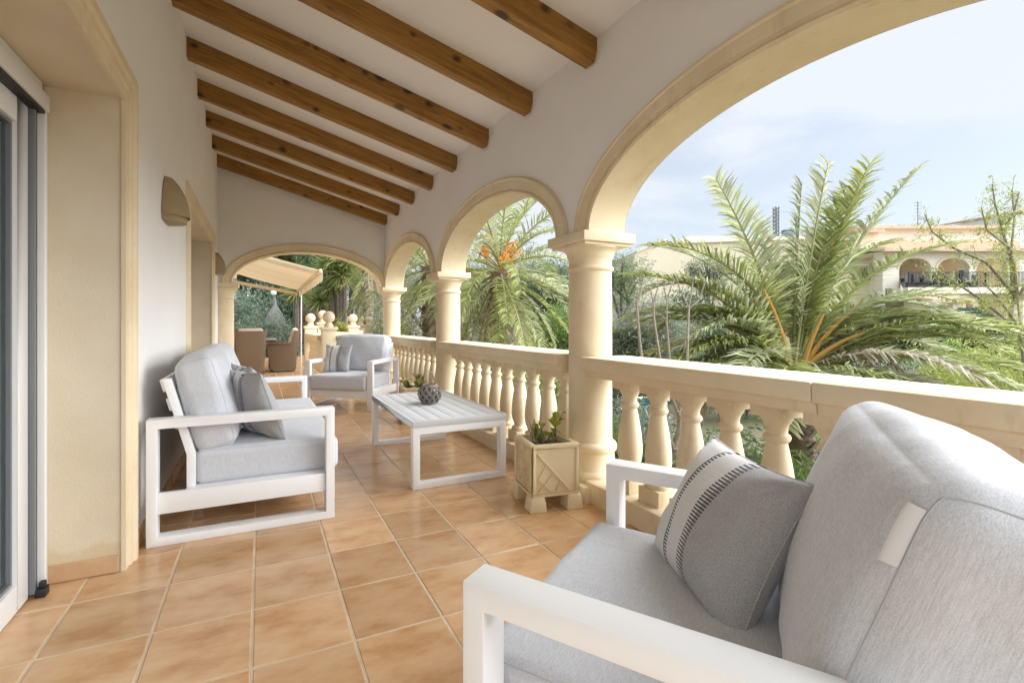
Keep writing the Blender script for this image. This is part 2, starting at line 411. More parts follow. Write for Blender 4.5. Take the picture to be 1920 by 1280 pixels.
# ================================================================== GROUND
def ground():
    xs = np.concatenate([np.linspace(-1500, -60, 12), np.linspace(-50, 90, 90), np.linspace(100, 1800, 14)])
    ys = np.concatenate([np.linspace(-1500, -40, 12), np.linspace(-30, 90, 80), np.linspace(100, 1800, 14)])
    v = []; f = []
    for y in ys:
        for x in xs:
            z = gz(x, y)
            v.append((x, y, z))
    n = len(xs)
    for j in range(len(ys) - 1):
        for i in range(n - 1):
            a = j * n + i; f.append((a, a + 1, a + n + 1, a + n))
    m = mat('garden_earth', (.09, .105, .04), .95, (.17, .135, .09), .7, 8, bump=.8, bscale=12, bdist=.05, coords='Object')
    o = link('ground', raw_mesh('ground', v, f, m, True)); tag(o, kind='structure', label='garden ground of grass and dry earth below the terrace')
ground()

# ================================================================== TERRACE FLOOR
TX, TY, TX0, TY0 = .33, .3484, -.6874, 2.4019
def tile_mesh(w, h):
    g = .0045
    b = MB(); x0, x1, y0, y1 = g, w - g, g, h - g; c = .003
    lo, hi = -.012, 0.
    vs = [(x0, y0, lo), (x1, y0, lo), (x1, y1, lo), (x0, y1, lo), (x0, y0, hi - c), (x1, y0, hi - c), (x1, y1, hi - c), (x0, y1, hi - c),
          (x0 + c, y0 + c, hi), (x1 - c, y0 + c, hi), (x1 - c, y1 - c, hi), (x0 + c, y1 - c, hi)]
    fs = [(0, 1, 5, 4), (1, 2, 6, 5), (2, 3, 7, 6), (3, 0, 4, 7), (4, 5, 9, 8), (5, 6, 10, 9), (6, 7, 11, 10), (7, 4, 8, 11), (8, 9, 10, 11)]
    return b.add([(x - w / 2, y - h / 2, z) for x, y, z in vs], fs)
floor = MB().box(-1.75, 2.16, -1.3, 8.1, -.30, -.0025).box(-1.75, 3.3, 8.1, 17.2, -.30, -.0025).build('floor', M['grout'])
tag(floor, kind='structure', label='terrace floor of glossy terracotta tiles with pale grout')
tm = tile_mesh(TX, TY).mesh('tile', M['tile'])
def place_tile(i, j):
    o = link('tile', tm, floor)
    o.location = (TX0 + (i + .5) * TX, TY0 + (j + .5) * TY, random.uniform(-.0007, .0003))
    o.rotation_euler = (random.gauss(0, .0012), random.gauss(0, .0012), 0)
for j in range(-10, 16):
    for i in range(0, 8): place_tile(i, j)
for j in list(range(-8, 1)) + list(range(6, 13)): place_tile(-1, j)
b = MB()
for j in range(16, 43):
    y = TY0 + (j + .5) * TY
    for i in range(-4, 12):
        x = TX0 + (i + .5) * TX
        if x < 3.2 and x > -1.7:
            t = tile_mesh(TX, TY); dz = random.uniform(-.0005, .0003)
            b.add([(px + x, py + y, pz + dz) for px, py, pz in t.v], t.f)
o = b.build('far_tiles', M['tile'], floor); tag(o, kind='stuff')

# ================================================================== HOUSE
WX, AX, AXB = -.56, 1.869, 2.15          # house wall face, arcade inner and outer face
COLX = 2.01
COLY = [-.075, 2.575, 5.225, 7.875]
SPR = 1.695
def ceil_z(x): return 2.863 + (AX - x) * .2628
house = thing('house', 'cream and white villa terrace with open arches and sloping beamed ceiling', 'house', (0, 0, 0))

# house wall with two door openings
D1, D2, DTOP = (-.75, 2.63), (4.72, 6.86), 2.145
w = MB()
wb = -.98
top = ceil_z(WX) + .12
for y0, y1 in ((-1.3, D1[0]), (D1[1], D2[0]), (D2[1], 8.04)): w.box(wb, WX, y0, y1, -.25, top)
for y0, y1 in (D1, D2): w.box(wb, WX, y0, y1, DTOP, top)
w.build('wall', M['wall'], house)
MB().box(-1.75, -1.6, 8.05, 17.2, -.25, 3.6).box(-1.6, wb + .02, 8.05, 8.2, -.25, 3.6).build('side_wall', M['wall'], house)
# jamb linings of the openings (stone coloured render), 6 mm proud of the wall core
for (y0, y1) in (D1, D2):
    l = MB()
    l.box(-.845, WX - .002, y1 - .008, y1 + .02, 0.0, DTOP - .008)
    l.box(-.845, WX - .002, y0 - .02, y0 + .008, 0.0, DTOP - .008)
    l.box(-.845, WX - .002, y0 - .02, y1 + .02, DTOP - .008, DTOP + .02)
    l.build('door_jamb', M['render_stone'], house)
    # moulded surround: stepped profile swept round the opening, mitred at the corners
    prof = [(.0, .0), (.0, .018), (.05, .018), (.055, .028), (.085, .028), (.095, .04), (.125, .04), (.135, .03), (.155, .03), (.17, .018), (.175, .0)]
    s = MB()
    path = [(y1, 0.0, 1, 0), (y1, DTOP - .008, 1, 1), (y0, DTOP - .008, -1, 1), (y0, 0.0, -1, 0)]
    vs = []
    for (yy, zz, dy, dz) in path:
        for r, p in prof: vs.append((WX + p - .012, yy + dy * (r - .014), zz + dz * (r - .006)))
    n = len(prof)
    fs = [(k * n + i, k * n + i + 1, (k + 1) * n + i + 1, (k + 1) * n + i) for k in range(3) for i in range(n - 1)]
    s.add(vs, fs); s.build('door_surround', M['stone'], house)

# skirting tiles
def skirting(axis, a0, a1, c, sgn):
    n = max(1, round((a1 - a0) / .33)); st = (a1 - a0) / n
    for k in range(n):
        p0, p1 = a0 + k * st + .002, a0 + (k + 1) * st - .002
        m_ = MB()
        if axis == 'y': m_.box(min(c, c + sgn * .011), max(c, c + sgn * .011), p0, p1, .002, .078)
        else: m_.box(p0, p1, min(c, c + sgn * .011), max(c, c + sgn * .011), .002, .078)
        m_.build('skirting_tile', M['tile'], house, bevel=.002, seg=1)
skirting('y', D1[1] + .18, D2[0] - .18, WX + .0005, 1)
skirting('y', D2[1] + .18, 7.72, WX + .0005, 1)
skirting('x', -.84, WX - .02, D1[1] - .0085, -1)
skirting('x', -.84, WX - .02, D2[1] - .0085, -1)

# sliding doors in the openings
def sliding_door(y0, y1, nm):
    fx0, fx1 = -.93, -.815
    d = MB()
    zt = DTOP - .012; e = .012
    d.box(fx0, fx1 - .02, y1 - .05, y1 - e, 0, zt); d.box(fx0, fx1 - .02, y0 + e, y0 + .05, 0, zt)
    d.box(fx0, fx1 - .02, y0 + .05, y1 - .05, zt - .06, zt)
    d.box(fx0, fx1, y1 - .085, y1 - .058, .02, zt - .065)
    d.box(fx0, fx1 + .008, y0 + .05, y1 - .058, zt - .13, zt - .062)
    fr = d.build('door', M['pvc'], house, bevel=.003)
    g = MB(); g.box(fx0 + .01, fx1 - .025, y1 - .112, y1 - .086, .02, zt - .14); g.box(fx0 + .01, fx1 + .002, y0 + .06, y1 - .09, zt - .145, zt - .132)
    g.build('gasket', M['gasket'], fr)
    MB().box(fx0 + .02, fx1 - .018, y1 - .13, y1 - .113, .02, zt - .14).build('guide_rail', M['grey'], fr, bevel=.002)
    s0, s1 = (y0 + y1) / 2, y1 - .14
    q = MB()
    q.box(fx0 + .01, fx1 - .035, s1 - .095, s1, .012, zt - .145); q.box(fx0 + .01, fx1 - .035, s0, s0 + .09, .012, zt - .145)
    q.box(fx0 + .01, fx1 - .035, s0 + .09, s1 - .095, .012, .115); q.box(fx0 + .01, fx1 - .035, s0 + .09, s1 - .095, zt - .24, zt - .145)
    q.build('sash', M['pvc'], fr, bevel=.004)
    gk = MB()
    a0, a1, zz0, zz1 = s0 + .088, s1 - .093, .113, zt - .238
    for bx in ((a0, a0 + .014, zz0, zz1), (a1 - .014, a1, zz0, zz1), (a0 + .014, a1 - .014, zz0, zz0 + .014), (a0 + .014, a1 - .014, zz1 - .014, zz1)):
        gk.box(fx0 + .03, fx1 - .05, bx[0], bx[1], bx[2], bx[3])
    gk.build('glazing_bead', M['grey'], fr)
    MB().box(-.885, -.879, s0 + .1, s1 - .105, .125, zt - .25).build('glass', M['glass'], fr)
    MB().box(fx0 - .05, -.905, y0 + .05, s0 + .05, .02, zt - .15).build('fixed_panel', M['pvc'], fr)
gm = bpy.data.materials.new('door_glass'); gm.use_nodes = True
gb = gm.node_tree.nodes['Principled BSDF']; gb.inputs['Base Color'].default_value = (.75, .85, .85, 1)
gb.inputs['Roughness'].default_value = .02; gb.inputs['Transmission Weight'].default_value = 1.0; gb.inputs['IOR'].default_value = 1.5
M['glass'] = gm
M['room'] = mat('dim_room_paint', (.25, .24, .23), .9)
sliding_door(*D1, 'a'); sliding_door(*D2, 'b')
MB().box(-.835, -.80, 2.50, 2.545, .0, .035).box(-.825, -.805, 2.51, 2.535, .035, .06).build('shutter_stop', M['gasket'], house, bevel=.003)
# closed rooms behind the doors
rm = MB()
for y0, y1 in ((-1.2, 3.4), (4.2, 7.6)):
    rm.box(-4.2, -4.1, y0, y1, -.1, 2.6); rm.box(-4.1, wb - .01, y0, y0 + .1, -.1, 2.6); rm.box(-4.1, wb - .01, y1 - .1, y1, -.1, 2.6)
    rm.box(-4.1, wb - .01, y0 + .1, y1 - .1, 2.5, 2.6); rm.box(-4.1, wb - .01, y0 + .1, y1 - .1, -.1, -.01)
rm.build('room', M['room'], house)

# ceiling slab
c = MB()
xa, xb_ = wb, AXB + .35
vs = [(x, y, ceil_z(x) + dz) for dz in (0, .22) for y in (-1.3, 8.04) for x in (xa, xb_)]
c.add(vs, [(0, 1, 3, 2), (4, 6, 7, 5), (0, 4, 5, 1), (2, 3, 7, 6), (0, 2, 6, 4), (1, 5, 7, 3)])
c.build('ceiling', M['ceil'], house)

# beams
L = math.hypot(AX - WX, (AX - WX) * .2628); ang = math.atan(.2628)
for k in range(-4, 8):
    y = 2.327 + k * .7552
    b = MB().box(-.02, L + .02, 0, .085, -.158, .01)
    o = b.build('beam', M['wood'], house, bevel=.0025)
    o.location = (WX, y, ceil_z(WX)); o.rotation_euler = (0, ang, 0)

# arcade walls
def ell(a, b_, t): return a * math.cos(t), b_ * math.sin(t)
def arch_wall(name, c0, halfs, to3, y_ends, a, bb, front, backd, topf):
    """wall with elliptical openings; to3(s, depth, z) -> world"""
    m = MB(); N = 40
    for ci in c0:
        P = [(ci + ell(a, bb, math.pi - math.pi * k / N)[0], SPR + ell(a, bb, math.pi - math.pi * k / N)[1]) for k in range(N + 1)]
        for k in range(N):
            (s0, z0), (s1, z1) = P[k], P[k + 1]
            m.add([to3(s0, front, z0), to3(s1, front, z1), to3(s1, front, topf(s1)), to3(s0, front, topf(s0))], [(0, 1, 2, 3)])
            m.add([to3(s0, backd, z0), to3(s1, backd, z1), to3(s1, backd, topf(s1)), to3(s0, backd, topf(s0))], [(0, 3, 2, 1)])
    edges = [y_ends[0]]
    for ci in c0: edges += [ci - a, ci + a]
    edges.append(y_ends[1])
    for k in range(0, len(edges), 2):
        s0, s1 = edges[k], edges[k + 1]
        if s1 - s0 < 1e-4: continue
        vs = [to3(s, dd, z) for s in (s0, s1) for dd in (front, backd) for z in (SPR, None)] if False else None
        q = []
        for s in (s0, s1):
            for dd in (front, backd):
                q.append(to3(s, dd, SPR)); q.append(to3(s, dd, topf(s)))
        m.add(q, [(0, 4, 5, 1), (2, 3, 7, 6), (0, 2, 6, 4), (0, 1, 3, 2), (4, 6, 7, 5)])
    return m
def soffit(c0, to3, a, bb, front, backd):
    m = MB(); N = 40
    for ci in c0:
        P = [(ci + ell(a, bb, math.pi - math.pi * k / N)[0], SPR + ell(a, bb, math.pi - math.pi * k / N)[1]) for k in range(N + 1)]
        for k in range(N):
            (s0, z0), (s1, z1) = P[k], P[k + 1]
            m.add([to3(s0, front, z0), to3(s1, front, z1), to3(s1, backd, z1), to3(s0, backd, z0)], [(0, 1, 2, 3)])
    return m
def arch_mould(ci, to3, a, bb, face, sgn, prof):
    m = MB(); N = 48; n = len(prof); vs = []
    for k in range(N + 1):
        t = math.pi - math.pi * k / N
        for r, p in prof:
            x, z = ell(a + r, bb + r, t)
            vs.append(to3(ci + x, face + sgn * p, SPR + z))
    fs = [(k * n + i, k * n + i + 1, (k + 1) * n + i + 1, (k + 1) * n + i) for k in range(N) for i in range(n - 1)]
    for k in (0, N): fs.append(tuple(k * n + i for i in range(n)))
    return m.add(vs, fs)
MPROF = [(-.012, -.03), (-.012, .012), (.004, .018), (.016, .012), (.02, .004), (.028, .006), (.034, .022), (.095, .026), (.103, .034), (.116, .034), (.124, .024), (.126, -.004)]
MPROF_OUT = [(.012, -.004), (.012, .012), (.034, .022), (.116, .030), (.124, .024), (.126, -.004)]
A_, B_ = 1.153, .542
centres = [(COLY[k] + COLY[k + 1]) / 2 for k in range(3)] + [COLY[0] - 1.325]
centres.sort()
to_side = lambda s, d, z: (d, s, z)
aw = arch_wall('arcade', centres, None, to_side, (COLY[0] - 2.65, 8.04), A_, B_, AX, AXB, lambda s: ceil_z(AX) + .03)
aw.build('arcade_wall', M['wall'], house)
soffit(centres, to_side, A_ + .001, B_ + .001, AX + .001, AXB - .001).build('arch_soffit', M['stone'], house, smooth_=True)
for ci in centres:
    o = arch_mould(ci, to_side, A_, B_, AX, -1, MPROF).build('arch_moulding', M['stone'], house, smooth_=True)
    o = arch_mould(ci, to_side, A_, B_, AXB, 1, MPROF_OUT).build('arch_moulding', M['stone'], house, smooth_=True)
EY, EYB, EC, EA, EB = 7.76, 8.04, .70, 1.09, .51
to_end = lambda s, d, z: (s, d, z)
arch_wall('end', [EC], None, to_end, (WX - .01, AX - .001), EA, EB, EY, EYB - .002, lambda s: ceil_z(s) + .03).build('end_wall', M['wall'], house)
soffit([EC], to_end, EA + .001, EB + .001, EY + .001, EYB - .003).build('arch_soffit', M['stone'], house, smooth_=True)
for fy, sg in ((EY, -1), (EYB - .002, 1)):
    arch_mould(EC, to_end, EA, EB, fy, sg, MPROF if sg < 0 else MPROF_OUT).build('arch_moulding', M['stone'], house, smooth_=True)

# columns
shaft = [(.150, .335), (.143, .36), (.1425, .7), (.142, 1.3), (.139, 1.465)]
capl = [(.139, 1.455), (.150, 1.462), (.155, 1.474), (.150, 1.486), (.141, 1.49), (.140, 1.53), (.146, 1.545), (.150, 1.552), (.153, 1.57), (.170, 1.595), (.187, 1.604), (.189, 1.615)]
base = [(.178, .098), (.184, .112), (.184, .135), (.176, .152), (.163, .165), (.158, .20), (.157, .275), (.168, .283), (.174, .30), (.172, .322), (.160, .335), (.146, .345)]
def column(x, y):
    o = MB().lathe(shaft, 40, cap=False).build('column', M['stone'], house, smooth_=True); o.location = (x, y, 0)
    k = MB().lathe(capl, 40, cap=False)
    k.box(-.183, .183, -.183, .183, 1.612, 1.632); k.box(-.205, .205, -.205, .205, 1.632, 1.6945)
    k.build('capital', M['stone'], o, bevel=.006)
    q = MB().lathe(base, 40, cap=False); q.box(-.19, .19, -.19, .19, -.02, .1)
    q.build('base', M['stone'], o, bevel=.006)
for yy in COLY: column(COLX, yy)
column(-.50, 7.90)

# wall lamps : sandstone half-bell uplighters
M['lamp'] = mat('sandstone_lamp', (.36, .28, .165), .8, (.30, .225, .125), 6, bump=.3, bscale=90)
def wall_lamp(y, label):
    t = thing('wall_lamp', label, 'lamp', (WX, y, 1.80), 0, 'wall lamps beside the doors')
    prof = [(.135, 0), (.136, .01), (.132, .05), (.122, .10), (.104, .155), (.078, .205), (.05, .24), (.035, .255), (.0, .258)]
    b = MB().lathe(prof, 24, a0=-math.pi / 2, a1=math.pi / 2, cap=False)
    b.add([(0, p[0] * s, p[1]) for s in (-1, 1) for p in prof], [tuple(range(len(prof))) + tuple(range(2 * len(prof) - 1, len(prof) - 1, -1))])
    o = b.build('shade', M['lamp'], t, smooth_=True); o.location = (.004, 0, 0)
    g = MB().lathe([(.115, -.035), (.12, -.02), (.12, .004)], 20, a0=-math.pi / 2, a1=math.pi / 2, cap=False)
    g.add([(.115 * math.cos(-math.pi / 2 + math.pi * i / 20), .115 * math.sin(-math.pi / 2 + math.pi * i / 20), -.035) for i in range(21)], [tuple(range(21))])
    o = g.build('lower_rim', M['lamp'], t, smooth_=True); o.location = (.004, 0, 0)
wall_lamp(3.62, 'sandstone coloured half bell wall lamp between the two doors')
wall_lamp(7.25, 'sandstone coloured half bell wall lamp next to the end arch')

# ================================================================== BALUSTRADES
bal_prof = [(.066, .08), (.070, .088), (.072, .10), (.066, .112), (.050, .120), (.048, .128), (.055, .145), (.066, .18), (.0715, .225), (.071, .27), (.066, .33),
            (.056, .40), (.046, .455), (.041, .48), (.041, .488), (.050, .494), (.054, .506), (.050, .518), (.041, .524), (.040, .54), (.045, .56), (.058, .582), (.062, .592), (.062, .60)]
def baluster_mesh():
    b = MB().lathe(bal_prof, 20, cap=False)
    b.box(-.074, .074, -.074, .074, 0, .082); b.box(-.071, .071, -.071, .071, .598, .652)
    return b.mesh('baluster', M['stone'], smooth_=True)
BALM = baluster_mesh()
def balustrade(p0, p1, label, n=None, spacing=.222, off=.11, curb=True, half=.175, drop=0, group=None, joint=None):
    p0, p1 = Vector(p0), Vector(p1); L_ = (p1 - p0).length; a = math.atan2(p1.y - p0.y, p1.x - p0.x)
    t = thing('balustrade', label, 'balustrade', p0, a, group)
    k = .0
    sec = [(-half, .905), (half, .905), (half, .83), (half - .035, .82), (half - .04, .778), (-half + .04, .778), (-half + .035, .82), (-half, .83)]
    r = MB(); n_ = len(sec)
    cuts = [0] + ([joint] if joint else []) + [L_]
    for a0, a1 in zip(cuts[:-1], cuts[1:]):
        a0 += .0012 if a0 > 0 else 0; a1 -= .0012 if a1 < L_ else 0
        r.add([(s, y, z) for s in (a0, a1) for y, z in sec], [(i, (i + 1) % n_, n_ + (i + 1) % n_, n_ + i) for i in range(n_)] + [tuple(range(n_ - 1, -1, -1)), tuple(range(n_, 2 * n_))])
    r.build('handrail', M['stone'], t, bevel=.008)
    MB().box(0, L_, -.145, .145, -.2, .125).build('curb', M['stone'], t, bevel=.006)
    s = off
    while s < L_ - .06:
        o = link('baluster', BALM, t); o.location = (s, 0, .126); o.rotation_euler = (0, 0, random.choice((0, 1, 2, 3)) * math.pi / 2)
        s += spacing
    return t
cr = .135
balustrade((COLX, COLY[1] - cr, 0), (COLX, COLY[0] + cr, 0), 'cream stone balustrade behind the nearest armchair, under the largest arch', off=.243, joint=1.37)
balustrade((COLX, COLY[2] - cr, 0), (COLX, COLY[1] + cr, 0), 'cream stone balustrade running beside the slatted coffee table', off=.235)
balustrade((COLX, COLY[3] - cr, 0), (COLX, COLY[2] + cr, 0), 'cream stone balustrade to the right of the far armchair', off=.235)
balustrade((COLX, COLY[0] - cr, 0), (COLX, COLY[0] - 1.25, 0), 'cream stone balustrade past the nearest armchair, beside the camera', off=.235)

def ball_post(x, y, label, z0=0, h=1.045, w=.11):
    t = thing('ball_post', label, 'post', (x, y, z0), 0, 'stone posts with ball finials')
    p = MB().box(-w, w, -w, w, -.25, h - .05).build('shaft', M['stone'], t, bevel=.006)
    MB().box(-w - .022, w + .022, -w - .022, w + .022, h - .05, h).build('cap', M['stone'], t, bevel=.008)
    prof = [(.07, h), (.072, h + .03), (.055, h + .055), (.045, h + .075)]
    cz, rr = h + .16, .098
    for i in range(1, 14):
        q = math.pi * (1 - (.13 + .87 * i / 13)) ; prof.append((max(rr * math.sin(q), .0005), cz + rr * math.cos(q)))
    MB().lathe(prof, 24, cap=False).build('ball_finial', M['stone'], t, smooth_=True)
ball_post(1.0, 7.98, 'cream post with ball finial nearest the far armchair')
ball_post(.93, 10.3, 'cream post with ball finial left of the nearest ball post, by the wicker chair')
ball_post(1.22, 10.75, 'cream post with ball finial half hidden behind the nearest ball post', h=1.12)
ball_post(1.86, 10.7, 'cream post with ball finial standing alone behind the far armchair')
ball_post(2.72, 14.3, 'small far cream ball post, left one of the close pair')
ball_post(3.0, 14.6, 'small far cream ball post, right one of the close pair')
balustrade((1.82, 7.98, 0), (1.115, 7.98, 0), 'short cream balustrade across the end arch behind the far armchair', off=.13, half=.14)
balustrade((.965, 8.1, 0), (.93, 10.18, 0), 'cream balustrade leading away from the end arch toward the dining set', off=.13, half=.13)
balustrade((1.75, 10.72, 0), (1.335, 10.74, 0), 'short cream balustrade between two ball posts behind the end arch', off=.12, half=.13)
balustrade((1.95, 10.8, 0), (2.66, 14.2, 0), 'far cream balustrade running back to the pair of ball posts', off=.13, half=.13)

# ================================================================== FURNITURE
def cushion_map(lx, ly, lz, r, bulge, wob=0., seed=0):
    hx, hy, hz = lx / 2, ly / 2, lz / 2
    half = np.array([hx, hy, hz]); core = half - r
    ph = np.random.default_rng(seed).uniform(0, 6.28, 8)
    def f(p):
        p = np.asarray(p, float)
        q = p * half; c = np.clip(q, -core, core); v = q - c
        ln = np.linalg.norm(v, axis=1, keepdims=True); ln[ln == 0] = 1
        o = c + v / ln * r
        x, y, z = p.T
        # softly crowned faces
        o[:, 0] += bulge[0] * x * (1 - y ** 2) * (1 - z ** 2)
        o[:, 1] += bulge[1] * y * (1 - x ** 2 * .9) * (1 - z ** 2 * .9)
        o[:, 2] += bulge[2] * z * (1 - x ** 2 * .9) * (1 - y ** 2 * .9)
        # pulled-in edges between the corners
        o[:, 0] *= 1 - .012 * (1 - y ** 2) * np.abs(z) ** 4
        if wob:
            X, Y, Z = o.T
            n = np.sin(11 * X + 5 * Z + ph[0]) * np.sin(9 * Z + ph[1]) + .6 * np.sin(23 * X + 9 * Y + ph[2]) * np.sin(17 * Z + 13 * Y + ph[3]) + .35 * np.sin(41 * X + ph[4]) * np.sin(31 * Z + 22 * Y + ph[5])
            nr = (o - c); nr /= np.maximum(np.linalg.norm(nr, axis=1, keepdims=True), 1e-6)
            o = o + nr * (wob * n)[:, None]
        return o
    return f
def cushion(name, dims, r, bulge, material, parent, wob=.002, seed=0, seams=(-1, 1)):
    f = cushion_map(*dims, r, bulge, wob, seed)
    t = np.unique(np.concatenate([np.linspace(-1, -.86, 6), np.linspace(-.86, .86, 22), np.linspace(.86, 1, 6)]))
    n = len(t); V = []; F = []; off = 0
    for ax in range(3):
        for sg in (-1, 1):
            a, b_ = np.meshgrid(t, t, indexing='ij'); P = np.zeros((n * n, 3))
            P[:, ax] = sg; P[:, (ax + 1) % 3] = a.ravel(); P[:, (ax + 2) % 3] = b_.ravel()
            V.append(P)
            i, j = np.meshgrid(np.arange(n - 1), np.arange(n - 1), indexing='ij'); k = (i * n + j).ravel() + off
            q = np.stack([k, k + n, k + n + 1, k + 1], 1); F.append(q if sg > 0 else q[:, ::-1]); off += n * n
    V = f(np.concatenate(V)); F = np.concatenate(F)
    me = raw_mesh(name, V, F, material, True)
    bm = bmesh.new(); bm.from_mesh(me); bmesh.ops.remove_doubles(bm, verts=bm.verts, dist=1e-5); bm.to_mesh(me); bm.free()
    me.polygons.foreach_set('use_smooth', [True] * len(me.polygons))
    o = link(name, me, parent)
    m = 24
    for sy in seams:      # sewn seam round the perimeter of each broad face
        loop = [(-1 + 2 * k / m, sy, -1) for k in range(m)] + [(1, sy, -1 + 2 * k / m) for k in range(m)] + [(1 - 2 * k / m, sy, 1) for k in range(m)] + [(-1, sy, 1 - 2 * k / m) for k in range(m + 1)]
        if name == 'seat_cushion': loop = [(x, z, y) for x, y, z in loop]
        else: loop = [(y, x, z) for x, y, z in loop]
        pts = f(np.array(loop, float)); MB().tube(pts * 1.001, .0014, 5).build('seam', M['piping'], o, smooth_=True)
    return o

def side_frame(x0, x1, D, H=.635, t=.047, fb=.042):
    b = MB()
    o = [(0, 0), (D, 0), (D, H), (0, H)]; i = [(t, fb), (D - t, fb), (D - t, H - t), (t, H - t)]
    vs = [(x, y, z) for x in (x0, x1) for (y, z) in o + i]
    fs = []
    for k in range(4):
        j = (k + 1) % 4
        fs += [(k, j, 4 + j, 4 + k), (8 + k, 12 + k, 12 + j, 8 + j), (k, 8 + k, 8 + j, j), (4 + k, 4 + j, 12 + j, 12 + k)]
    return b.add(vs, fs)

def lounge(name, label, cat, W, loc, rz, ncush, group=None, D=.90, seed=1, lean=(.655, .685, 14), over=0, cth=.20, cr=.06, cb=.04):
    t = thing(name, label, cat, loc, rz, group)
    side_frame(0, .08, D).build('side_frame', M['white'], t, bevel=.004)
    side_frame(W - .08, W, D).build('side_frame', M['white'], t, bevel=.004)
    b = MB()
    b.box(.018, .052, .0475, D - .0475, .155, .258); b.box(W - .052, W - .018, .0475, D - .0475, .155, .258)
    b.box(.0525, W - .0525, .012, .047, .155, .258); b.box(.0525, W - .0525, .70, .74, .155, .258)
    b.box(.053, W - .053, .048, .699, .215, .2575)
    b.build('seat_frame', M['white'], t, bevel=.003)
    for x in (.088, W - .128):
        p = MB(); pr = [(.700, .258), (.700, .425), (.812, .83), (.852, .83), (.742, .425), (.742, .258)]
        n = len(pr)
        p.add([(xx, y, z) for xx in (x, x + .04) for y, z in pr], [(0, 1, 4, 5), (1, 2, 3, 4), (n + 5, n + 4, n + 1, n), (n + 4, n + 3, n + 2, n + 1)] + [(i, n + i, n + (i + 1) % n, (i + 1) % n) for i in range(n)])
        p.build('back_post', M['white'], t, bevel=.003)
    for zz in (.79, .69, .59):
        y = .735 + (zz - .425) * .2765
        s = MB().box(.1285, W - .1285, -.011, .011, -.034, .034); o = s.build('back_slat', M['white'], t, bevel=.003)
        o.location = (0, y + .014, zz); o.rotation_euler = (-math.atan(.2765), 0, 0)
    cw = (W - .17) / ncush
    for k in range(ncush):
        o = cushion('seat_cushion', (cw - .006, .735, .185), .035, (.004, .008, .016), M['fabric'], t, .0018, seed + k)
        o.location = (.085 + cw * (k + .5), .335, .350)
        o = cushion('back_cushion', (cw - .006 + over, cth, .52), cr, (.008, cb, .016), M['fabric'], t, .0036, seed + 7 + k)
        o.location = (.085 + cw * (k + .5), lean[0], lean[1]); o.rotation_euler = (-R(lean[2]), 0, 0)
    return t
sofa = lounge('sofa', 'white metal framed two seat sofa with grey cushions against the house wall', 'sofa', 1.83, (.387, 2.822, 0), R(90), 2, D=.905, seed=1)
arm_w = math.atan2(-.543, -.84)
W_A = .96
near_fl = Vector((.347, .828, 0)); wv = Vector((.84, .543, 0)); bv = Vector((.543, -.84, 0))
armchair = lounge('armchair', 'large white framed armchair with grey cushions in the right foreground', 'armchair', W_A, near_fl + wv * W_A, arm_w, 1, 'matching lounge armchairs', seed=5, lean=(.705, .650, 18), over=.06, cth=.25, cr=.07, cb=.042)
farchair = lounge('armchair', 'white framed grey cushioned armchair facing the camera behind the coffee table', 'armchair', W_A, (.515, 6.53, 0), math.atan2(-.61, .79), 1, 'matching lounge armchairs', D=.86, seed=9, lean=(.68, .68, 16))

def care_tag(parent, f):
    """small folded white label sewn into the end seam of a cushion, lying over its front"""
    b = MB(); nx, nz_ = 6, 5; vs = []
    for off in (.0022, .0040):
        for j in range(nz_ + 1):
            for i in range(nx + 1):
                q = i / nx
                p = f(np.array([[1 - .055 * q, -1, .84 - .36 * j / nz_ - .02 * q]], float))[0]
                vs.append((p[0] + off * .5 * (1 - q), p[1] - off - .006 * math.sin(q * 2.2), p[2]))
    m = (nx + 1) * (nz_ + 1); w_ = nx + 1; fs = []
    for j in range(nz_):
        for i in range(nx):
            a = j * w_ + i; fs += [(a, a + 1, a + w_ + 1, a + w_), (m + a, m + a + w_, m + a + w_ + 1, m + a + 1)]
    for j in range(nz_): fs.append((j * w_ + nx, (j + 1) * w_ + nx, m + (j + 1) * w_ + nx, m + j * w_ + nx))
    for i in range(nx): fs += [(i, m + i, m + i + 1, i + 1), (nz_ * w_ + i, nz_ * w_ + i + 1, m + nz_ * w_ + i + 1, m + nz_ * w_ + i)]
    return b.add(vs, fs).build('care_tag', M['tagcloth'], parent, smooth_=True)
for ch in armchair.children:
    if ch.name.startswith('back_cushion'): care_tag(ch, cushion_map(W_A - .17 - .006 + .06, .25, .52, .07, (.008, .042, .016), .0036, 12))

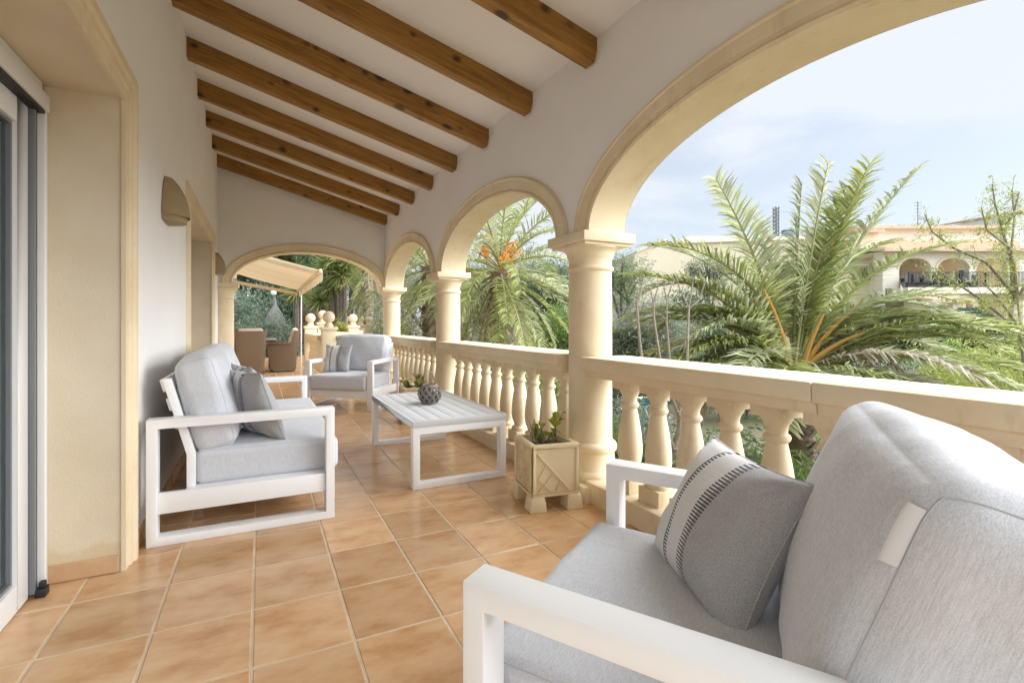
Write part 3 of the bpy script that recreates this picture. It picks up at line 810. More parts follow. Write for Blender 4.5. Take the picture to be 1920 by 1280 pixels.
def throw_pillow(label, centre, e1, e2, size=.43, thick=.15, seed=0, sq=1.0):
    e1 = Vector(e1).normalized(); e2 = Vector(e2); e2 = (e2 - e1 * e1.dot(e2)).normalized(); e3 = e1.cross(e2)
    n = 34; g = np.linspace(-1, 1, n); a, b_ = np.meshgrid(g, g, indexing='ij'); x, y = a.ravel(), b_.ravel()
    h = size / 2
    prof = np.clip(1 - np.abs(x) ** 2.6, 0, 1) ** .55 * np.clip(1 - np.abs(y) ** 2.6, 0, 1) ** .55
    X = x * h * (1 - .085 * (1 - y ** 2)); Y = y * h * (1 - .085 * (1 - x ** 2))
    rs = np.random.default_rng(seed); p = rs.uniform(0, 6.28, 8)
    wr = .009 * np.sin(18 * X + 7 * Y + p[0]) * np.sin(13 * Y + p[1]) + .003 * np.sin(37 * X + p[2]) * np.sin(29 * Y + 15 * X + p[3])
    # creases running out of the corners
    cr_ = 0
    for sx in (-1, 1):
        for sy in (-1, 1):
            dx, dy = x - sx, y - sy; rr = np.sqrt(dx ** 2 + dy ** 2); an = np.arctan2(dy, dx)
            cr_ = cr_ + .012 * np.exp(-(rr / .45) ** 2) * np.sin(an * 9 + p[4])
    Zt = prof * thick / 2 + (wr + cr_) * np.sqrt(prof); Zb = -prof * thick / 2 + wr * .6 * np.sqrt(prof)
    # slump: lower edge a bit fuller
    Zt *= 1 + .15 * (-y); V = np.concatenate([np.stack([X, Y, Zt], 1), np.stack([X, Y, Zb], 1)])
    i, j = np.meshgrid(np.arange(n - 1), np.arange(n - 1), indexing='ij'); k = (i * n + j).ravel()
    q = np.stack([k, k + n, k + n + 1, k + 1], 1); F = np.concatenate([q, q[:, ::-1] + n * n])
    me = raw_mesh('throw_pillow', V, F, M['pillow'], True)
    bm = bmesh.new(); bm.from_mesh(me); bmesh.ops.remove_doubles(bm, verts=bm.verts, dist=1e-5); bm.to_mesh(me); bm.free()
    me.polygons.foreach_set('use_smooth', [True] * len(me.polygons))
    o = link('throw_pillow', me); e2 = e2 * sq
    o.matrix_world = Matrix(((e1.x, e2.x, e3.x, centre[0]), (e1.y, e2.y, e3.y, centre[1]), (e1.z, e2.z, e3.z, centre[2]), (0, 0, 0, 1)))
    tag(o, label, 'pillow', 'striped throw pillows')
    # sewn edge
    s = MB(); m = 20; lp = []
    for sx, sy, ex, ey in ((-1, -1, 1, 0), (1, -1, 0, 1), (1, 1, -1, 0), (-1, 1, 0, -1)):
        for k in range(m):
            u_, v_ = sx + 2 * ex * k / m, sy + 2 * ey * k / m
            lp.append((u_ * h * (1 - .085 * (1 - v_ ** 2)), v_ * h * (1 - .085 * (1 - u_ ** 2)), 0))
    lp.append(lp[0]); s.tube(lp, .0022, 5).build('piping', M['pillow'], o, smooth_=True)
    return o
throw_pillow('white and grey striped pillow leaning in the foreground armchair', (1.10, .857, .592), (-.167, -.374, .0), (.135, -.10, .33), .445, .20, 1, .90)
throw_pillow('front striped pillow of the two on the sofa', (-.035, 3.12, .64), (.454, -.89, 0), (-.32, -.16, .94), .44, .16, 2)
throw_pillow('rear grey pillow of the two on the sofa, mostly hidden', (-.045, 3.50, .645), (.30, -.95, 0), (-.36, -.10, .93), .43, .15, 3)
throw_pillow('striped pillow propped on the far armchair', (*pt(633, 6.45), .625), (.79, -.61, 0), (.15, .20, .97), .40, .13, 4)

# coffee table
tx0, tx1, ty0, ty1, tz = .92, 1.632, 3.05, 4.345, .458
ct = thing('coffee_table', 'low white metal coffee table with a grey slatted top', 'table', ((tx0 + tx1) / 2, (ty0 + ty1) / 2, 0))
cxm, cym = (tx0 + tx1) / 2, (ty0 + ty1) / 2; hw, hl = (tx1 - tx0) / 2, (ty1 - ty0) / 2
for sy in (-1, 1):
    b = side_frame(-.0275, .0275, 2 * hw - .008, tz - .0425, .05, .045)
    o = b.build('leg_frame', M['white'], ct, bevel=.004)
    o.rotation_euler = (0, 0, R(-90)); o.location = (-hw + .004, sy * (hl - .032), 0)
fr = MB(); tw = .03
fr.box(-hw, hw, -hl, -hl + tw, tz - .042, tz); fr.box(-hw, hw, hl - tw, hl, tz - .042, tz)
fr.box(-hw, -hw + tw, -hl + tw, hl - tw, tz - .042, tz); fr.box(hw - tw, hw, -hl + tw, hl - tw, tz - .042, tz)
fr.build('top_frame', M['slat'], ct, bevel=.003)
ns = 7; sw = (2 * hw - 2 * tw) / ns
slm = MB().box(-sw / 2 + .003, sw / 2 - .003, -hl + tw + .001, hl - tw - .001, tz - .02, tz - .001).mesh('slat', M['slat'], bevel=.002)
for k in range(ns):
    o = link('slat', slm, ct); o.location = (-hw + tw + sw * (k + .5), 0, 0)

# woven lantern on the table
M['weave'] = mat('grey_willow', (.20, .175, .155), .85, (.34, .30, .27), 40, bump=.4, bscale=120)
M['jar'] = mat('smoked_glass', (.10, .10, .10), .12, spec=.6)
vp = (1.262, 3.70)
vt = thing('woven_lantern', 'small grey woven willow lantern with hoop handle on the coffee table', 'lantern', (*vp, tz))
bp = [(.055, .0), (.062, .010), (.086, .038), (.098, .075), (.094, .108), (.076, .132), (.058, .143), (.054, .152)]
def brad(z):
    for (r0, z0), (r1, z1) in zip(bp[:-1], bp[1:]):
        if z <= z1: return r0 + (r1 - r0) * (z - z0) / (z1 - z0)
    return bp[-1][0]
MB().lathe([(r - .007, z) for r, z in bp], 24).build('jar', M['jar'], vt, smooth_=True)
b = MB()
for k in range(11):
    for sg in (-1, 1):
        for off in (0, .09):
            b.tube([(brad(z) * math.cos(2 * math.pi * k / 11 + off + sg * z * 9), brad(z) * math.sin(2 * math.pi * k / 11 + off + sg * z * 9), z) for z in np.linspace(.004, .150, 14)], .0034, 4)
for z in (.004, .012, .140, .147, .152):
    b.tube([(brad(z) * 1.04 * math.cos(a), brad(z) * 1.04 * math.sin(a), z) for a in np.linspace(0, 2 * math.pi, 25)], .0055, 5)
b.build('weave', M['weave'], vt, smooth_=True)
b = MB()
for off in (-.004, .004): b.tube([(.062 * math.cos(a) * .9 - .02 * math.sin(a), off + .062 * math.cos(a) * .5, .165 + .10 * math.sin(a)) for a in np.linspace(0, math.pi, 18)], .0042, 5)
b.build('handle', M['weave'], vt, smooth_=True)

# stone planters
def relief_material():
    m = mat('carved_stone', (.78, .68, .46), .8, (.62, .47, .25), 14, bump=0)
    n = m.node_tree.nodes; l = m.node_tree.links; b = n['Principled BSDF']
    tcn = n.new('ShaderNodeTexCoord'); vo = n.new('ShaderNodeTexVoronoi'); vo.inputs['Scale'].default_value = 34; vo.feature = 'DISTANCE_TO_EDGE'
    l.new(tcn.outputs['Object'], vo.inputs['Vector']); bp_ = n.new('ShaderNodeBump'); bp_.inputs['Distance'].default_value = .02; bp_.inputs['Strength'].default_value = .9
    l.new(vo.outputs['Distance'], bp_.inputs['Height']); l.new(bp_.outputs[0], b.inputs['Normal'])
    return m
M['relief'] = relief_material()
M['planter'] = mat('planter_stone', (.80, .71, .50), .8, (.72, .59, .36), 5, 7, bump=.3, bscale=120, bdist=.002)
def leaf_mesh(l, w, material):
    b = MB(); pr = [(0, 0), (.25, .8), (.5, 1), (.78, .7), (1, 0)]
    vs = []
    for t_, q in pr:
        z = l * .18 * math.sin(t_ * 2.6)
        vs += [(-w / 2 * q, t_ * l, z + .12 * w * q), (0, t_ * l, z), (w / 2 * q, t_ * l, z + .12 * w * q)]
    fs = []
    for k in range(4):
        a = 3 * k; fs += [(a, a + 1, a + 4, a + 3), (a + 1, a + 2, a + 5, a + 4)]
    return b.add(vs, fs).mesh('leaf', material, smooth_=True)
def planter(x, y, rz, label, seed, plant_label, leafy):
    t = thing('planter', label, 'planter', (x, y, 0), rz, 'carved stone planters')
    h, z0, z1, wl = .148, .085, .392, .028
    b = MB()
    b.box(-h, h, -h, -h + wl, z0, z1); b.box(-h, h, h - wl, h, z0, z1)
    b.box(-h, -h + wl, -h + wl, h - wl, z0, z1); b.box(h - wl, h, -h + wl, h - wl, z0, z1); b.box(-h + wl, h - wl, -h + wl, h - wl, z0, z0 + .03)
    b.build('box', M['planter'], t, bevel=.004)
    for k in range(4):      # raised border on each face, diagonal rib and lattice on two of them
        A = Matrix.Rotation(k * math.pi / 2, 4, 'Z'); f = MB(); w_ = .02; p = .009
        f.box(-h + .001, h - .001, -h - p, -h - .0005, z1 - w_, z1 - .001, A); f.box(-h + .001, h - .001, -h - p, -h - .0005, z0 + .001, z0 + w_, A)
        f.box(-h + .001, -h + w_, -h - p, -h - .0005, z0 + w_, z1 - w_, A); f.box(h - w_, h - .001, -h - p, -h - .0005, z0 + w_, z1 - w_, A)
        f.build('border', M['planter'], t, bevel=.003)
        if k % 2 == 0:
            g = MB(); e = -h - .006
            def rib(p0, p1, w2=.012, d=.01):
                a = Vector((p0[0], e, p0[1])); c_ = Vector((p1[0], e, p1[1])); q = MB().bar(a, c_, w2, d, (0, 1, 0))
                g.add([A @ Vector(v) for v in q.v], q.f)
            rib((-h + .03, z1 - .05), (h - .055, z0 + .025)); rib((-h + .03, z0 + .11), (-.02, z0 + .025), .007, .007); rib((-h + .035, z0 + .03), (.0, z0 + .15), .007, .007)
            rib((-h + .035, z0 + .11), (-.055, z1 - .11), .006, .007); rib((.0, z0 + .03), (.035, z0 + .10), .006, .007)
            g.build('rib', M['planter'], t, bevel=.002)
        else:
            g = MB().box(-h + .024, h - .024, -h - .0045, -h - .0005, z0 + .024, z1 - .024, A); g.build('carved_panel', M['relief'], t)
    for sx in (-1, 1):
        for sy in (-1, 1):
            f = MB(); vs = []
            for zz, k_ in ((0, 1.0), (.05, .92), (.088, .8)):
                for (dx, dy) in ((-.052, -.052), (.052, -.052), (.052, .052), (-.052, .052)): vs.append((sx * (h - .03) + dx * k_, sy * (h - .03) + dy * k_, zz))
            f.add(vs, [(3, 2, 1, 0), (8, 9, 10, 11)] + [(4 * q + i, 4 * q + (i + 1) % 4, 4 * q + 4 + (i + 1) % 4, 4 * q + 4 + i) for q in range(2) for i in range(4)])
            f.build('foot', M['planter'], t, bevel=.004)
    s = MB(); n = 8; hh = h - wl - .001; rs = random.Random(seed)
    vs = [(-hh + 2 * hh * i / n, -hh + 2 * hh * j / n, z1 - .045 + rs.uniform(-.008, .008)) for j in range(n + 1) for i in range(n + 1)]
    s.add(vs, [(j * (n + 1) + i, j * (n + 1) + i + 1, (j + 1) * (n + 1) + i + 1, (j + 1) * (n + 1) + i) for j in range(n) for i in range(n)])
    s.build('soil', M['soil'], t, smooth_=True)
    pl = thing('potted_plant', plant_label, 'plant', (x, y, z1 - .05), rz, 'half bare plants in the planters')
    lm = leaf_mesh(.062, .048, M['plant'])
    for k in range(11):
        a = rs.uniform(0, 6.28); q = rs.uniform(.02, .07); L_ = rs.uniform(.10, .21); out = rs.uniform(.25, .95)
        p = Vector((q * math.cos(a), q * math.sin(a), 0)); pts = [p.copy()]
        d = Vector((out * math.cos(a), out * math.sin(a), 1)).normalized()
        for s_ in range(5):
            d = (d + Vector((rs.uniform(-.25, .25), rs.uniform(-.25, .25), rs.uniform(-.15, .2)))).normalized(); p = p + d * L_ / 5; pts.append(p.copy())
        m_ = MB().tube(pts, [.005, .0046, .004, .0034, .003, .0022], 5)
        for s_ in (2, 3, 4):
            if rs.random() < .8:
                d2 = (d + Vector((rs.uniform(-1, 1), rs.uniform(-1, 1), rs.uniform(0, .6)))).normalized(); m_.tube([pts[s_], pts[s_] + d2 * .025, pts[s_] + d2 * .05 + Vector((0, 0, .008))], [.0028, .0024, .0015], 4)
        m_.build('twig', M['twig'], pl, smooth_=True)
        if k < leafy:
            for s_ in range(rs.choice((3, 4, 5))):
                o = link('leaf', lm, pl); o.location = pts[rs.choice((1, 2, 3, 4, 5))]
                o.rotation_euler = (rs.uniform(.1, 1.3), rs.uniform(-.5, .5), rs.uniform(0, 6.28)); sc = rs.uniform(.7, 1.25); o.scale = (sc, sc, sc)
planter(1.632, 2.53, R(-9.5), 'square cream planter with carved panels beside the nearest column', 3, 'half bare succulent with lime leaves in the nearest planter', 6)
planter(1.60, 5.22, R(-5), 'cream planter behind the coffee table at the middle column', 5, 'lime leaved plant in the planter behind the coffee table', 9)

# ------------------------------------------------------------------ dining corner
def wicker_material():
    m = mat('brown_wicker', (.19, .115, .07), .6)
    n = m.node_tree.nodes; l = m.node_tree.links; b = n['Principled BSDF']
    tcn = n.new('ShaderNodeTexCoord'); sp = n.new('ShaderNodeSeparateXYZ'); l.new(tcn.outputs['Object'], sp.inputs[0])
    def mth(op, *a):
        q = n.new('ShaderNodeMath'); q.operation = op
        for i, x in enumerate(a):
            if isinstance(x, (int, float)): q.inputs[i].default_value = x
            else: l.new(x, q.inputs[i])
        return q.outputs[0]
    h = mth('SINE', mth('MULTIPLY', sp.outputs[2], 150)); u_ = mth('SINE', mth('MULTIPLY', mth('ADD', sp.outputs[0], sp.outputs[1]), 120))
    k = mth('MULTIPLY_ADD', mth('MULTIPLY', h, u_), .5, .5)
    r = n.new('ShaderNodeValToRGB'); r.color_ramp.elements[0].color = (.085, .058, .036, 1); r.color_ramp.elements[1].color = (.25, .18, .12, 1)
    r.color_ramp.elements[0].position = .1; r.color_ramp.elements[1].position = .9
    l.new(k, r.inputs['Fac']); l.new(r.outputs[0], b.inputs['Base Color'])
    bp_ = n.new('ShaderNodeBump'); bp_.inputs['Distance'].default_value = .006; bp_.inputs['Strength'].default_value = .8
    l.new(k, bp_.inputs['Height']); l.new(bp_.outputs[0], b.inputs['Normal'])
    return m
M['wicker'] = wicker_material()
def shell(rows, th=.035):
    """rows: list of (z, list of (x,y)) lofted, thickened outward"""
    b = MB(); n = len(rows[0][1]); vs = []
    for side in (0, 1):
        for z, pts in rows:
            for i, (x, y) in enumerate(pts):
                a = pts[max(i - 1, 0)]; c_ = pts[min(i + 1, n - 1)]; tx, ty = c_[0] - a[0], c_[1] - a[1]; q = math.hypot(tx, ty)
                vs.append((x + side * th * ty / q, y - side * th * tx / q, z))
    m = len(rows); fs = []; N = m * n
    for k in range(m - 1):
        for i in range(n - 1):
            a = k * n + i; fs += [(a, a + 1, a + n + 1, a + n), (N + a, N + a + n, N + a + n + 1, N + a + 1)]
    for i in range(n - 1): fs += [(i, N + i, N + i + 1, i + 1), ((m - 1) * n + i, (m - 1) * n + i + 1, N + (m - 1) * n + i + 1, N + (m - 1) * n + i)]
    for k in range(m - 1): fs += [(k * n, k * n + n, N + k * n + n, N + k * n), (k * n + n - 1, N + k * n + n - 1, N + k * n + 2 * n - 1, k * n + 2 * n - 1)]
    return b.add(vs, fs)
def wicker_chair(label, loc, rz):
    """local: back toward -y, seat opening toward +y"""
    t = thing('wicker_chair', label, 'chair', loc, rz, 'wicker dining chairs')
    def U(w, d, yb, top=False):
        k = 7; pts = [(-w, d)] + [(-w, d * .3)] + [(-w * math.cos(math.pi / 2 * i / k) ** .6 if i < k else 0, yb + (0 - yb) * .0 - 0.0 + (1 - math.sin(math.pi / 2 * i / k) ** .6) * (.12)) for i in range(1, k)]
        pts += [(0, yb)] + [(-x, y) for x, y in pts[::-1]]
        return pts
    rows = [(.06, U(.265, .50, -.02)), (.25, U(.275, .52, -.035)), (.43, U(.285, .55, -.05)), (.64, U(.30, .56, -.07))]
    shell(rows, -.045).build('body', M['wicker'], t, smooth_=True)
    brow = []
    for z, yb, w in ((.60, -.068, .298), (.72, -.085, .303), (.84, -.105, .308), (.935, -.125, .31)):
        k = 7; cx_ = [(-w * math.cos(math.pi / 2 * i / k) ** .6 if i < k else 0, yb + (1 - math.sin(math.pi / 2 * i / k) ** .6) * .12) for i in range(0, k)]
        brow.append((z, cx_ + [(0, yb)] + [(-x, y) for x, y in cx_[::-1]]))
    shell(brow, -.045).build('backrest', M['wicker'], t, smooth_=True)
    MB().box(-.25, .25, .06, .52, .28, .36).build('seat', M['wicker'], t, bevel=.01)
    for sx in (-1, 1):
        MB().box(sx * .30 - .035, sx * .30 + .035, .06, .575, .635, .672).build('armrest', M['wicker'], t, bevel=.012)
        for y in (-.0, .50): MB().box(sx * .25 - .02, sx * .25 + .02, y, y + .04, 0, .08).build('leg', M['wicker'], t)
    o = cushion('back_cushion', (.48, .11, .58), .045, (.005, .03, .01), M['beige_fabric'], t, .002, 3, seams=(-1,)); o.location = (0, .055, .70); o.rotation_euler = (R(13), 0, 0)
    o = cushion('seat_cushion', (.48, .46, .09), .035, (.004, .004, .015), M['beige_fabric'], t, .002, 4, seams=(1,)); o.location = (0, .31, .41)
wicker_chair('brown wicker dining chair seen from behind, in front of the table', (-.19, 11.15, 0), R(4))
wicker_chair('brown wicker dining chair turned left with a beige back cushion', (.72, 11.72, 0), R(84))
wicker_chair('brown wicker dining chair at the left end of the table, mostly hidden', (-1.15, 12.3, 0), R(-92))
M['tabletop'] = mat('grey_stone_top', (.25, .27, .26), .25, (.32, .34, .33), 8)
dt = thing('dining_table', 'wicker dining table with grey top behind the wicker chairs', 'table', (-.28, 12.35, 0))
b = MB(); b.box(-.62, .62, -.5, .5, .70, .735); b.build('table_top', M['tabletop'], dt, bevel=.008)
b = MB(); b.box(-.56, .56, -.44, .44, .58, .698); b.build('apron', M['wicker'], dt, bevel=.006)
for sx in (-1, 1):
    for sy in (-1, 1): MB().box(sx * .5 - .045, sx * .5 + .045, sy * .38 - .045, sy * .38 + .045, 0, .58).build('leg', M['wicker'], dt, bevel=.006)

# awning
def stripe_material():
    m = mat('striped_awning', (.6, .45, .3), .85, back=.35)
    n = m.node_tree.nodes; l = m.node_tree.links; b = n['Principled BSDF']
    tcn = n.new('ShaderNodeTexCoord'); sp = n.new('ShaderNodeSeparateXYZ'); l.new(tcn.outputs['Object'], sp.inputs[0])
    w = n.new('ShaderNodeMath'); w.operation = 'MULTIPLY'; w.inputs[1].default_value = .72; l.new(sp.outputs[1], w.inputs[0])
    fr_ = n.new('ShaderNodeMath'); fr_.operation = 'FRACT'; l.new(w.outputs[0], fr_.inputs[0])
    r = n.new('ShaderNodeValToRGB'); r.color_ramp.interpolation = 'CONSTANT'; e = r.color_ramp.elements
    e[0].position = 0; e[0].color = (.82, .74, .58, 1); e[1].position = .34; e[1].color = (.86, .80, .67, 1)
    for p, c_ in ((.46, (.70, .60, .45, 1)), (.52, (.86, .80, .68, 1)), (.66, (.78, .69, .53, 1)), (.9, (.86, .80, .68, 1))):
        k = e.new(p); k.color = c_
    l.new(fr_.outputs[0], r.inputs['Fac']); l.new(r.outputs[0], b.inputs['Base Color'])
    for nd in n:
        if nd.type == 'BSDF_TRANSLUCENT': l.new(r.outputs[0], nd.inputs['Color'])
    return m
M['awning'] = stripe_material()
M['awnbar'] = mat('beige_awning_bar', (.66, .55, .40), .5)
aw = thing('awning', 'striped beige fabric awning over the dining corner', 'awning', (0, 12, 0))
X0, X1, Z0, Z1, Y0, Y1 = -1.6, 1.02, 2.85, 2.10, -2.6, 3.4
b = MB(); n = 14; vs = []
for s in (0, .006):
    for j in range(n + 1):
        y = Y0 + (Y1 - Y0) * j / n
        for i in range(9):
            q = i / 8; vs.append((X0 + (X1 - X0) * q, y, Z0 + (Z1 - Z0) * q - .05 * math.sin(math.pi * q) + s))
m_ = (n + 1) * 9
fs = [(j * 9 + i, j * 9 + i + 1, (j + 1) * 9 + i + 1, (j + 1) * 9 + i) for j in range(n) for i in range(8)]
fs += [tuple(a + m_ for a in f[::-1]) for f in fs]
b.add(vs, fs).build('canopy', M['awning'], aw, smooth_=True)
MB().box(X1 - .02, X1 + .04, Y0 - .02, Y1 + .02, Z1 - .05, Z1 + .03).build('front_bar', M['awnbar'], aw, bevel=.01)
b = MB(); n = 60
vs = []; 
for s in (.0, .005):
    for j in range(n + 1):
        y = Y0 + (Y1 - Y0) * j / n; vs += [(X1 + .045 + s, y, Z1 - .0), (X1 + .045 + s, y, Z1 - .17 - .04 * abs(math.sin(j * math.pi / 5)))]
m_ = 2 * (n + 1); fs = [(2 * j, 2 * j + 2, 2 * j + 3, 2 * j + 1) for j in range(n)]; fs += [tuple(a + m_ for a in f[::-1]) for f in fs]
b.add(vs, fs).build('valance', M['awning'], aw)
for y in (Y0 + .3, 1.95): MB().tube([(X1, y, 0), (X1, y, Z1 - .04)], .02, 10).build('pole', M['pvc'], aw, smooth_=True) if y > 0 else MB().bar((X0 + .1, y, 2.62), (X1 - .02, y, Z1 - .02), .04, .06).build('folding_arm', M['pvc'], aw, bevel=.006)
MB().box(X0 - .0, X0 + .14, Y0, Y1, Z0 - .06, Z0 + .1).build('cassette', M['pvc'], aw, bevel=.02)
MB().bar((X0 + .1, Y1 - .1, 2.42), (X1, Y1 - .1, 1.98), .07, .09).build('cross_rail', M['awning'], aw, bevel=.01)

# ================================================================== VEGETATION
def sprays(v, f, mats, mi, name, parent, smooth_=False):
    me = raw_mesh(name, v, f, mats[0], smooth_)
    for m in mats[1:]: me.materials.append(m)
    me.polygons.foreach_set('material_index', np.asarray(mi, np.int32))
    return link(name, me, parent)

def frond_mesh(name, L, e0, droop, nl, ll, lw, mats, vee=.55, fwd=.75, seed=0, hang=.25, pr=.022, tw=0., raggedness=.0):
    rs = np.random.default_rng(seed); ns = 22
    s = np.linspace(0, 1, ns); e = e0 - droop * s ** 1.35
    side = .10 * rs.normal() * s ** 2
    dy, dz = np.cos(e), np.sin(e)
    P = np.zeros((ns, 3)); st = L / (ns - 1)
    for i in range(1, ns):
        em = (e[i] + e[i - 1]) / 2; P[i] = P[i - 1] + st * np.array([np.sin(side[i]) * np.cos(em), np.cos(em) * np.cos(side[i]), np.sin(em)])
    V = []; F = []; MI = []
    # rachis: flattened tapering beam with four sides
    T = np.gradient(P, axis=0); T /= np.linalg.norm(T, axis=1, keepdims=True)
    B = np.cross(T, [0, 0, 1.]); bl = np.linalg.norm(B, axis=1, keepdims=True); B = np.where(bl > .05, B / np.maximum(bl, 1e-6), [1., 0, 0])
    B[:] = B if B[0][0] > 0 else B
    N = np.cross(B, T)
    tws = tw * s
    B2 = B * np.cos(tws)[:, None] + N * np.sin(tws)[:, None]; N2 = np.cross(B2, T)
    rad = pr * (1 - s) ** .7 + .004
    for i in range(ns):
        for q in range(4):
            a = math.pi / 4 + q * math.pi / 2; V.append(P[i] + B2[i] * math.cos(a) * rad[i] * 1.5 + N2[i] * math.sin(a) * rad[i] * .8)
    for i in range(ns - 1):
        for q in range(4): F.append((i * 4 + q, i * 4 + (q + 1) % 4, (i + 1) * 4 + (q + 1) % 4, (i + 1) * 4 + q)); MI.append(1)
    V = [np.array(V)]; off = ns * 4
    Fq = [np.array(F)]; MI = [np.array(MI)]
    for sg in (-1, 1):
        q = np.linspace(.16, .995, nl) + rs.normal(0, .004, nl); q = np.clip(q, .1, .999)
        keep = rs.random(nl) > raggedness; q = q[keep]; n = len(q)
        idx = q * (ns - 1); i0 = np.minimum(idx.astype(int), ns - 2); fr = (idx - i0)[:, None]
        p = P[i0] * (1 - fr) + P[i0 + 1] * fr; t = T[i0] * (1 - fr) + T[i0 + 1] * fr
        b = B2[i0] * sg; u = N2[i0]
        ln = ll * np.clip(np.minimum((q - .10) / .22, 1), .25, 1) * (1 - .55 * np.clip((q - .45) / .55, 0, 1) ** 1.5) * rs.uniform(.85, 1.12, n)
        fw = fwd * (.75 + .9 * q) + rs.normal(0, .10, n)
        d = b + t * fw[:, None] + u * (vee + rs.normal(0, .16, n))[:, None]; d /= np.linalg.norm(d, axis=1, keepdims=True)
        w = np.cross(d, u); w /= np.maximum(np.linalg.norm(w, axis=1, keepdims=True), 1e-6)
        w = w + np.cross(d, w) * rs.normal(0, .35, n)[:, None]; w /= np.linalg.norm(w, axis=1, keepdims=True)
        g = np.array([0, 0, -1.]); h = hang * rs.uniform(.5, 1.6, n)[:, None]
        p1 = p + d * (ln * .5)[:, None]; d2 = d + g * h; d2 /= np.linalg.norm(d2, axis=1, keepdims=True)
        p2 = p1 + d2 * (ln * .5)[:, None]
        a = (lw / 2) * w
        vv = np.stack([p - a * .7, p + a * .7, p1 + a, p1 - a, p2 + a * .12, p2 - a * .12], 1).reshape(-1, 3)
        k = np.arange(n) * 6 + off
        Fq.append(np.concatenate([np.stack([k, k + 1, k + 2, k + 3], 1), np.stack([k + 3, k + 2, k + 4, k + 5], 1)])); MI.append(np.zeros(2 * n, int))
        V.append(vv); off += n * 6
    return np.concatenate(V), np.concatenate(Fq), np.concatenate(MI), mats

CAM_R = math.atan2(-SN, CS)      # bearing of the picture's right-hand direction
def palm(label, x, y, zc, zg, fronds, trunk_r, ll, lw, nl, stalks=(), dates=(), seed=0, lean=(0, 0), group='date palms in the garden', boots=True):
    t = thing('palm_tree', label, 'palm', (x, y, zg), 0, group)
    rs = random.Random(seed); h = zc - zg
    # trunk with overlapping leaf-base scars
    b = MB(); n = 14; rows = max(10, int(h / .085)); vs = []
    for k in range(rows + 1):
        q = k / rows; bulge = (1.0 + .18 * (1 - q) ** 6 + .22 * smooth((q - .8) / .2))
        for i in range(n):
            a = 2 * math.pi * (i + .5 * (k % 2)) / n; rr = trunk_r * bulge * (1 + (.10 if k % 2 else -.05) + rs.uniform(-.05, .05))
            vs.append((rr * math.cos(a) - lean[0] * (1 - q), rr * math.sin(a) - lean[1] * (1 - q), h * q - .1))
    fs = [(k * n + i, k * n + (i + 1) % n, (k + 1) * n + (i + 1) % n, (k + 1) * n + i) for k in range(rows) for i in range(n)]
    fs.append(tuple(rows * n + i for i in range(n)))
    b.add(vs, fs)
    if boots:
        for k in range(int(h * 46)):
            q = rs.uniform(.05, 1.0); a = rs.uniform(0, 6.28); r0 = trunk_r * (1.02 + .2 * smooth((q - .8) / .2))
            p = Vector((r0 * math.cos(a) - lean[0] * (1 - q), r0 * math.sin(a) - lean[1] * (1 - q), h * q - .1)); o_ = Vector((math.cos(a), math.sin(a), 0))
            tz_ = Vector((-math.sin(a), math.cos(a), 0)); w_ = .05 + .25 * trunk_r * rs.random(); H_ = rs.uniform(.05, .11)
            b.add([p - tz_ * w_, p + tz_ * w_, p + tz_ * w_ * .55 + o_ * .05 + Vector((0, 0, H_)), p - tz_ * w_ * .55 + o_ * .05 + Vector((0, 0, H_)), p + o_ * .005 + Vector((0, 0, H_ * 1.1))], [(0, 1, 2, 3), (3, 2, 4)])
    b.build('trunk', M['bark'], t)
    for k, (phi, e0, L, droop, kind, tw) in enumerate(fronds):
        lm_, rm_ = {'g': (M['palm'], M['rachis']), 'o': (M['palm'], M['rachis_orange']), 's': (M['palm_grey'], M['rachis']), 'd': (M['palm_dry'], M['rachis_dry'])}[kind]
        dry = kind == 'd'
        v, f, mi, mats = frond_mesh('frond', L, R(e0), R(droop), nl, ll * (L / 2.9) ** .5, lw, (lm_, rm_), vee=.2 if dry else .42, hang=.9 if dry else .42, seed=seed * 100 + k, tw=R(tw), raggedness=.25 if dry else .03)
        o = sprays(v, f, mats, mi, 'frond', t)
        o.location = (rs.uniform(-.05, .05), rs.uniform(-.05, .05), h - .15 + .12 * (e0 / 90)); o.rotation_euler = (0, 0, CAM_R - math.pi / 2 + R(phi))
    for (phi, e0, L, droop) in stalks:
        a = CAM_R + R(phi); p = Vector((0, 0, h - .12)); p = p + Vector((math.cos(a), math.sin(a), 0)) * .08; pts = [p.copy()]; e = R(e0)
        for k in range(7): p = p + Vector((math.cos(a) * math.cos(e), math.sin(a) * math.cos(e), math.sin(e))) * L / 7; pts.append(p.copy()); e -= R(droop) / 7
        MB().tube(pts, [.042, .040, .037, .034, .030, .026, .022, .015], 6).build('stalk', M['rachis_orange'], t, smooth_=True)
    for (dx, dz, off) in dates:
        a = CAM_R; c_ = Vector((dx * math.cos(a), dx * math.sin(a), h + dz)) + Vector((-SN, -CS, 0)) * off
        b = MB(); r2 = random.Random(int(dx * 100))
        for k in range(26):
            q = c_ + Vector((r2.gauss(0, .09), r2.gauss(0, .09), r2.gauss(-.12, .10)))
            b.tube([c_ + Vector((0, 0, .1)), (c_ + q) / 2 + Vector((0, 0, .05)), q], [.006, .005, .004], 4)
            for _ in range(4):
                p = q + Vector((r2.gauss(0, .03), r2.gauss(0, .03), r2.gauss(0, .05)))
                b.lathe([(.001, -.022), (.015, -.01), (.017, .005), (.001, .022)], 6, c=p, cap=False)
        b.tube([Vector((0, 0, h)), Vector((c_.x * .5, c_.y * .5, h + .25 + dz * .5)), c_ + Vector((0, 0, .1))], [.02, .016, .012], 5)
        b.build('date_cluster', M['dates'], t, smooth_=True)
    return t
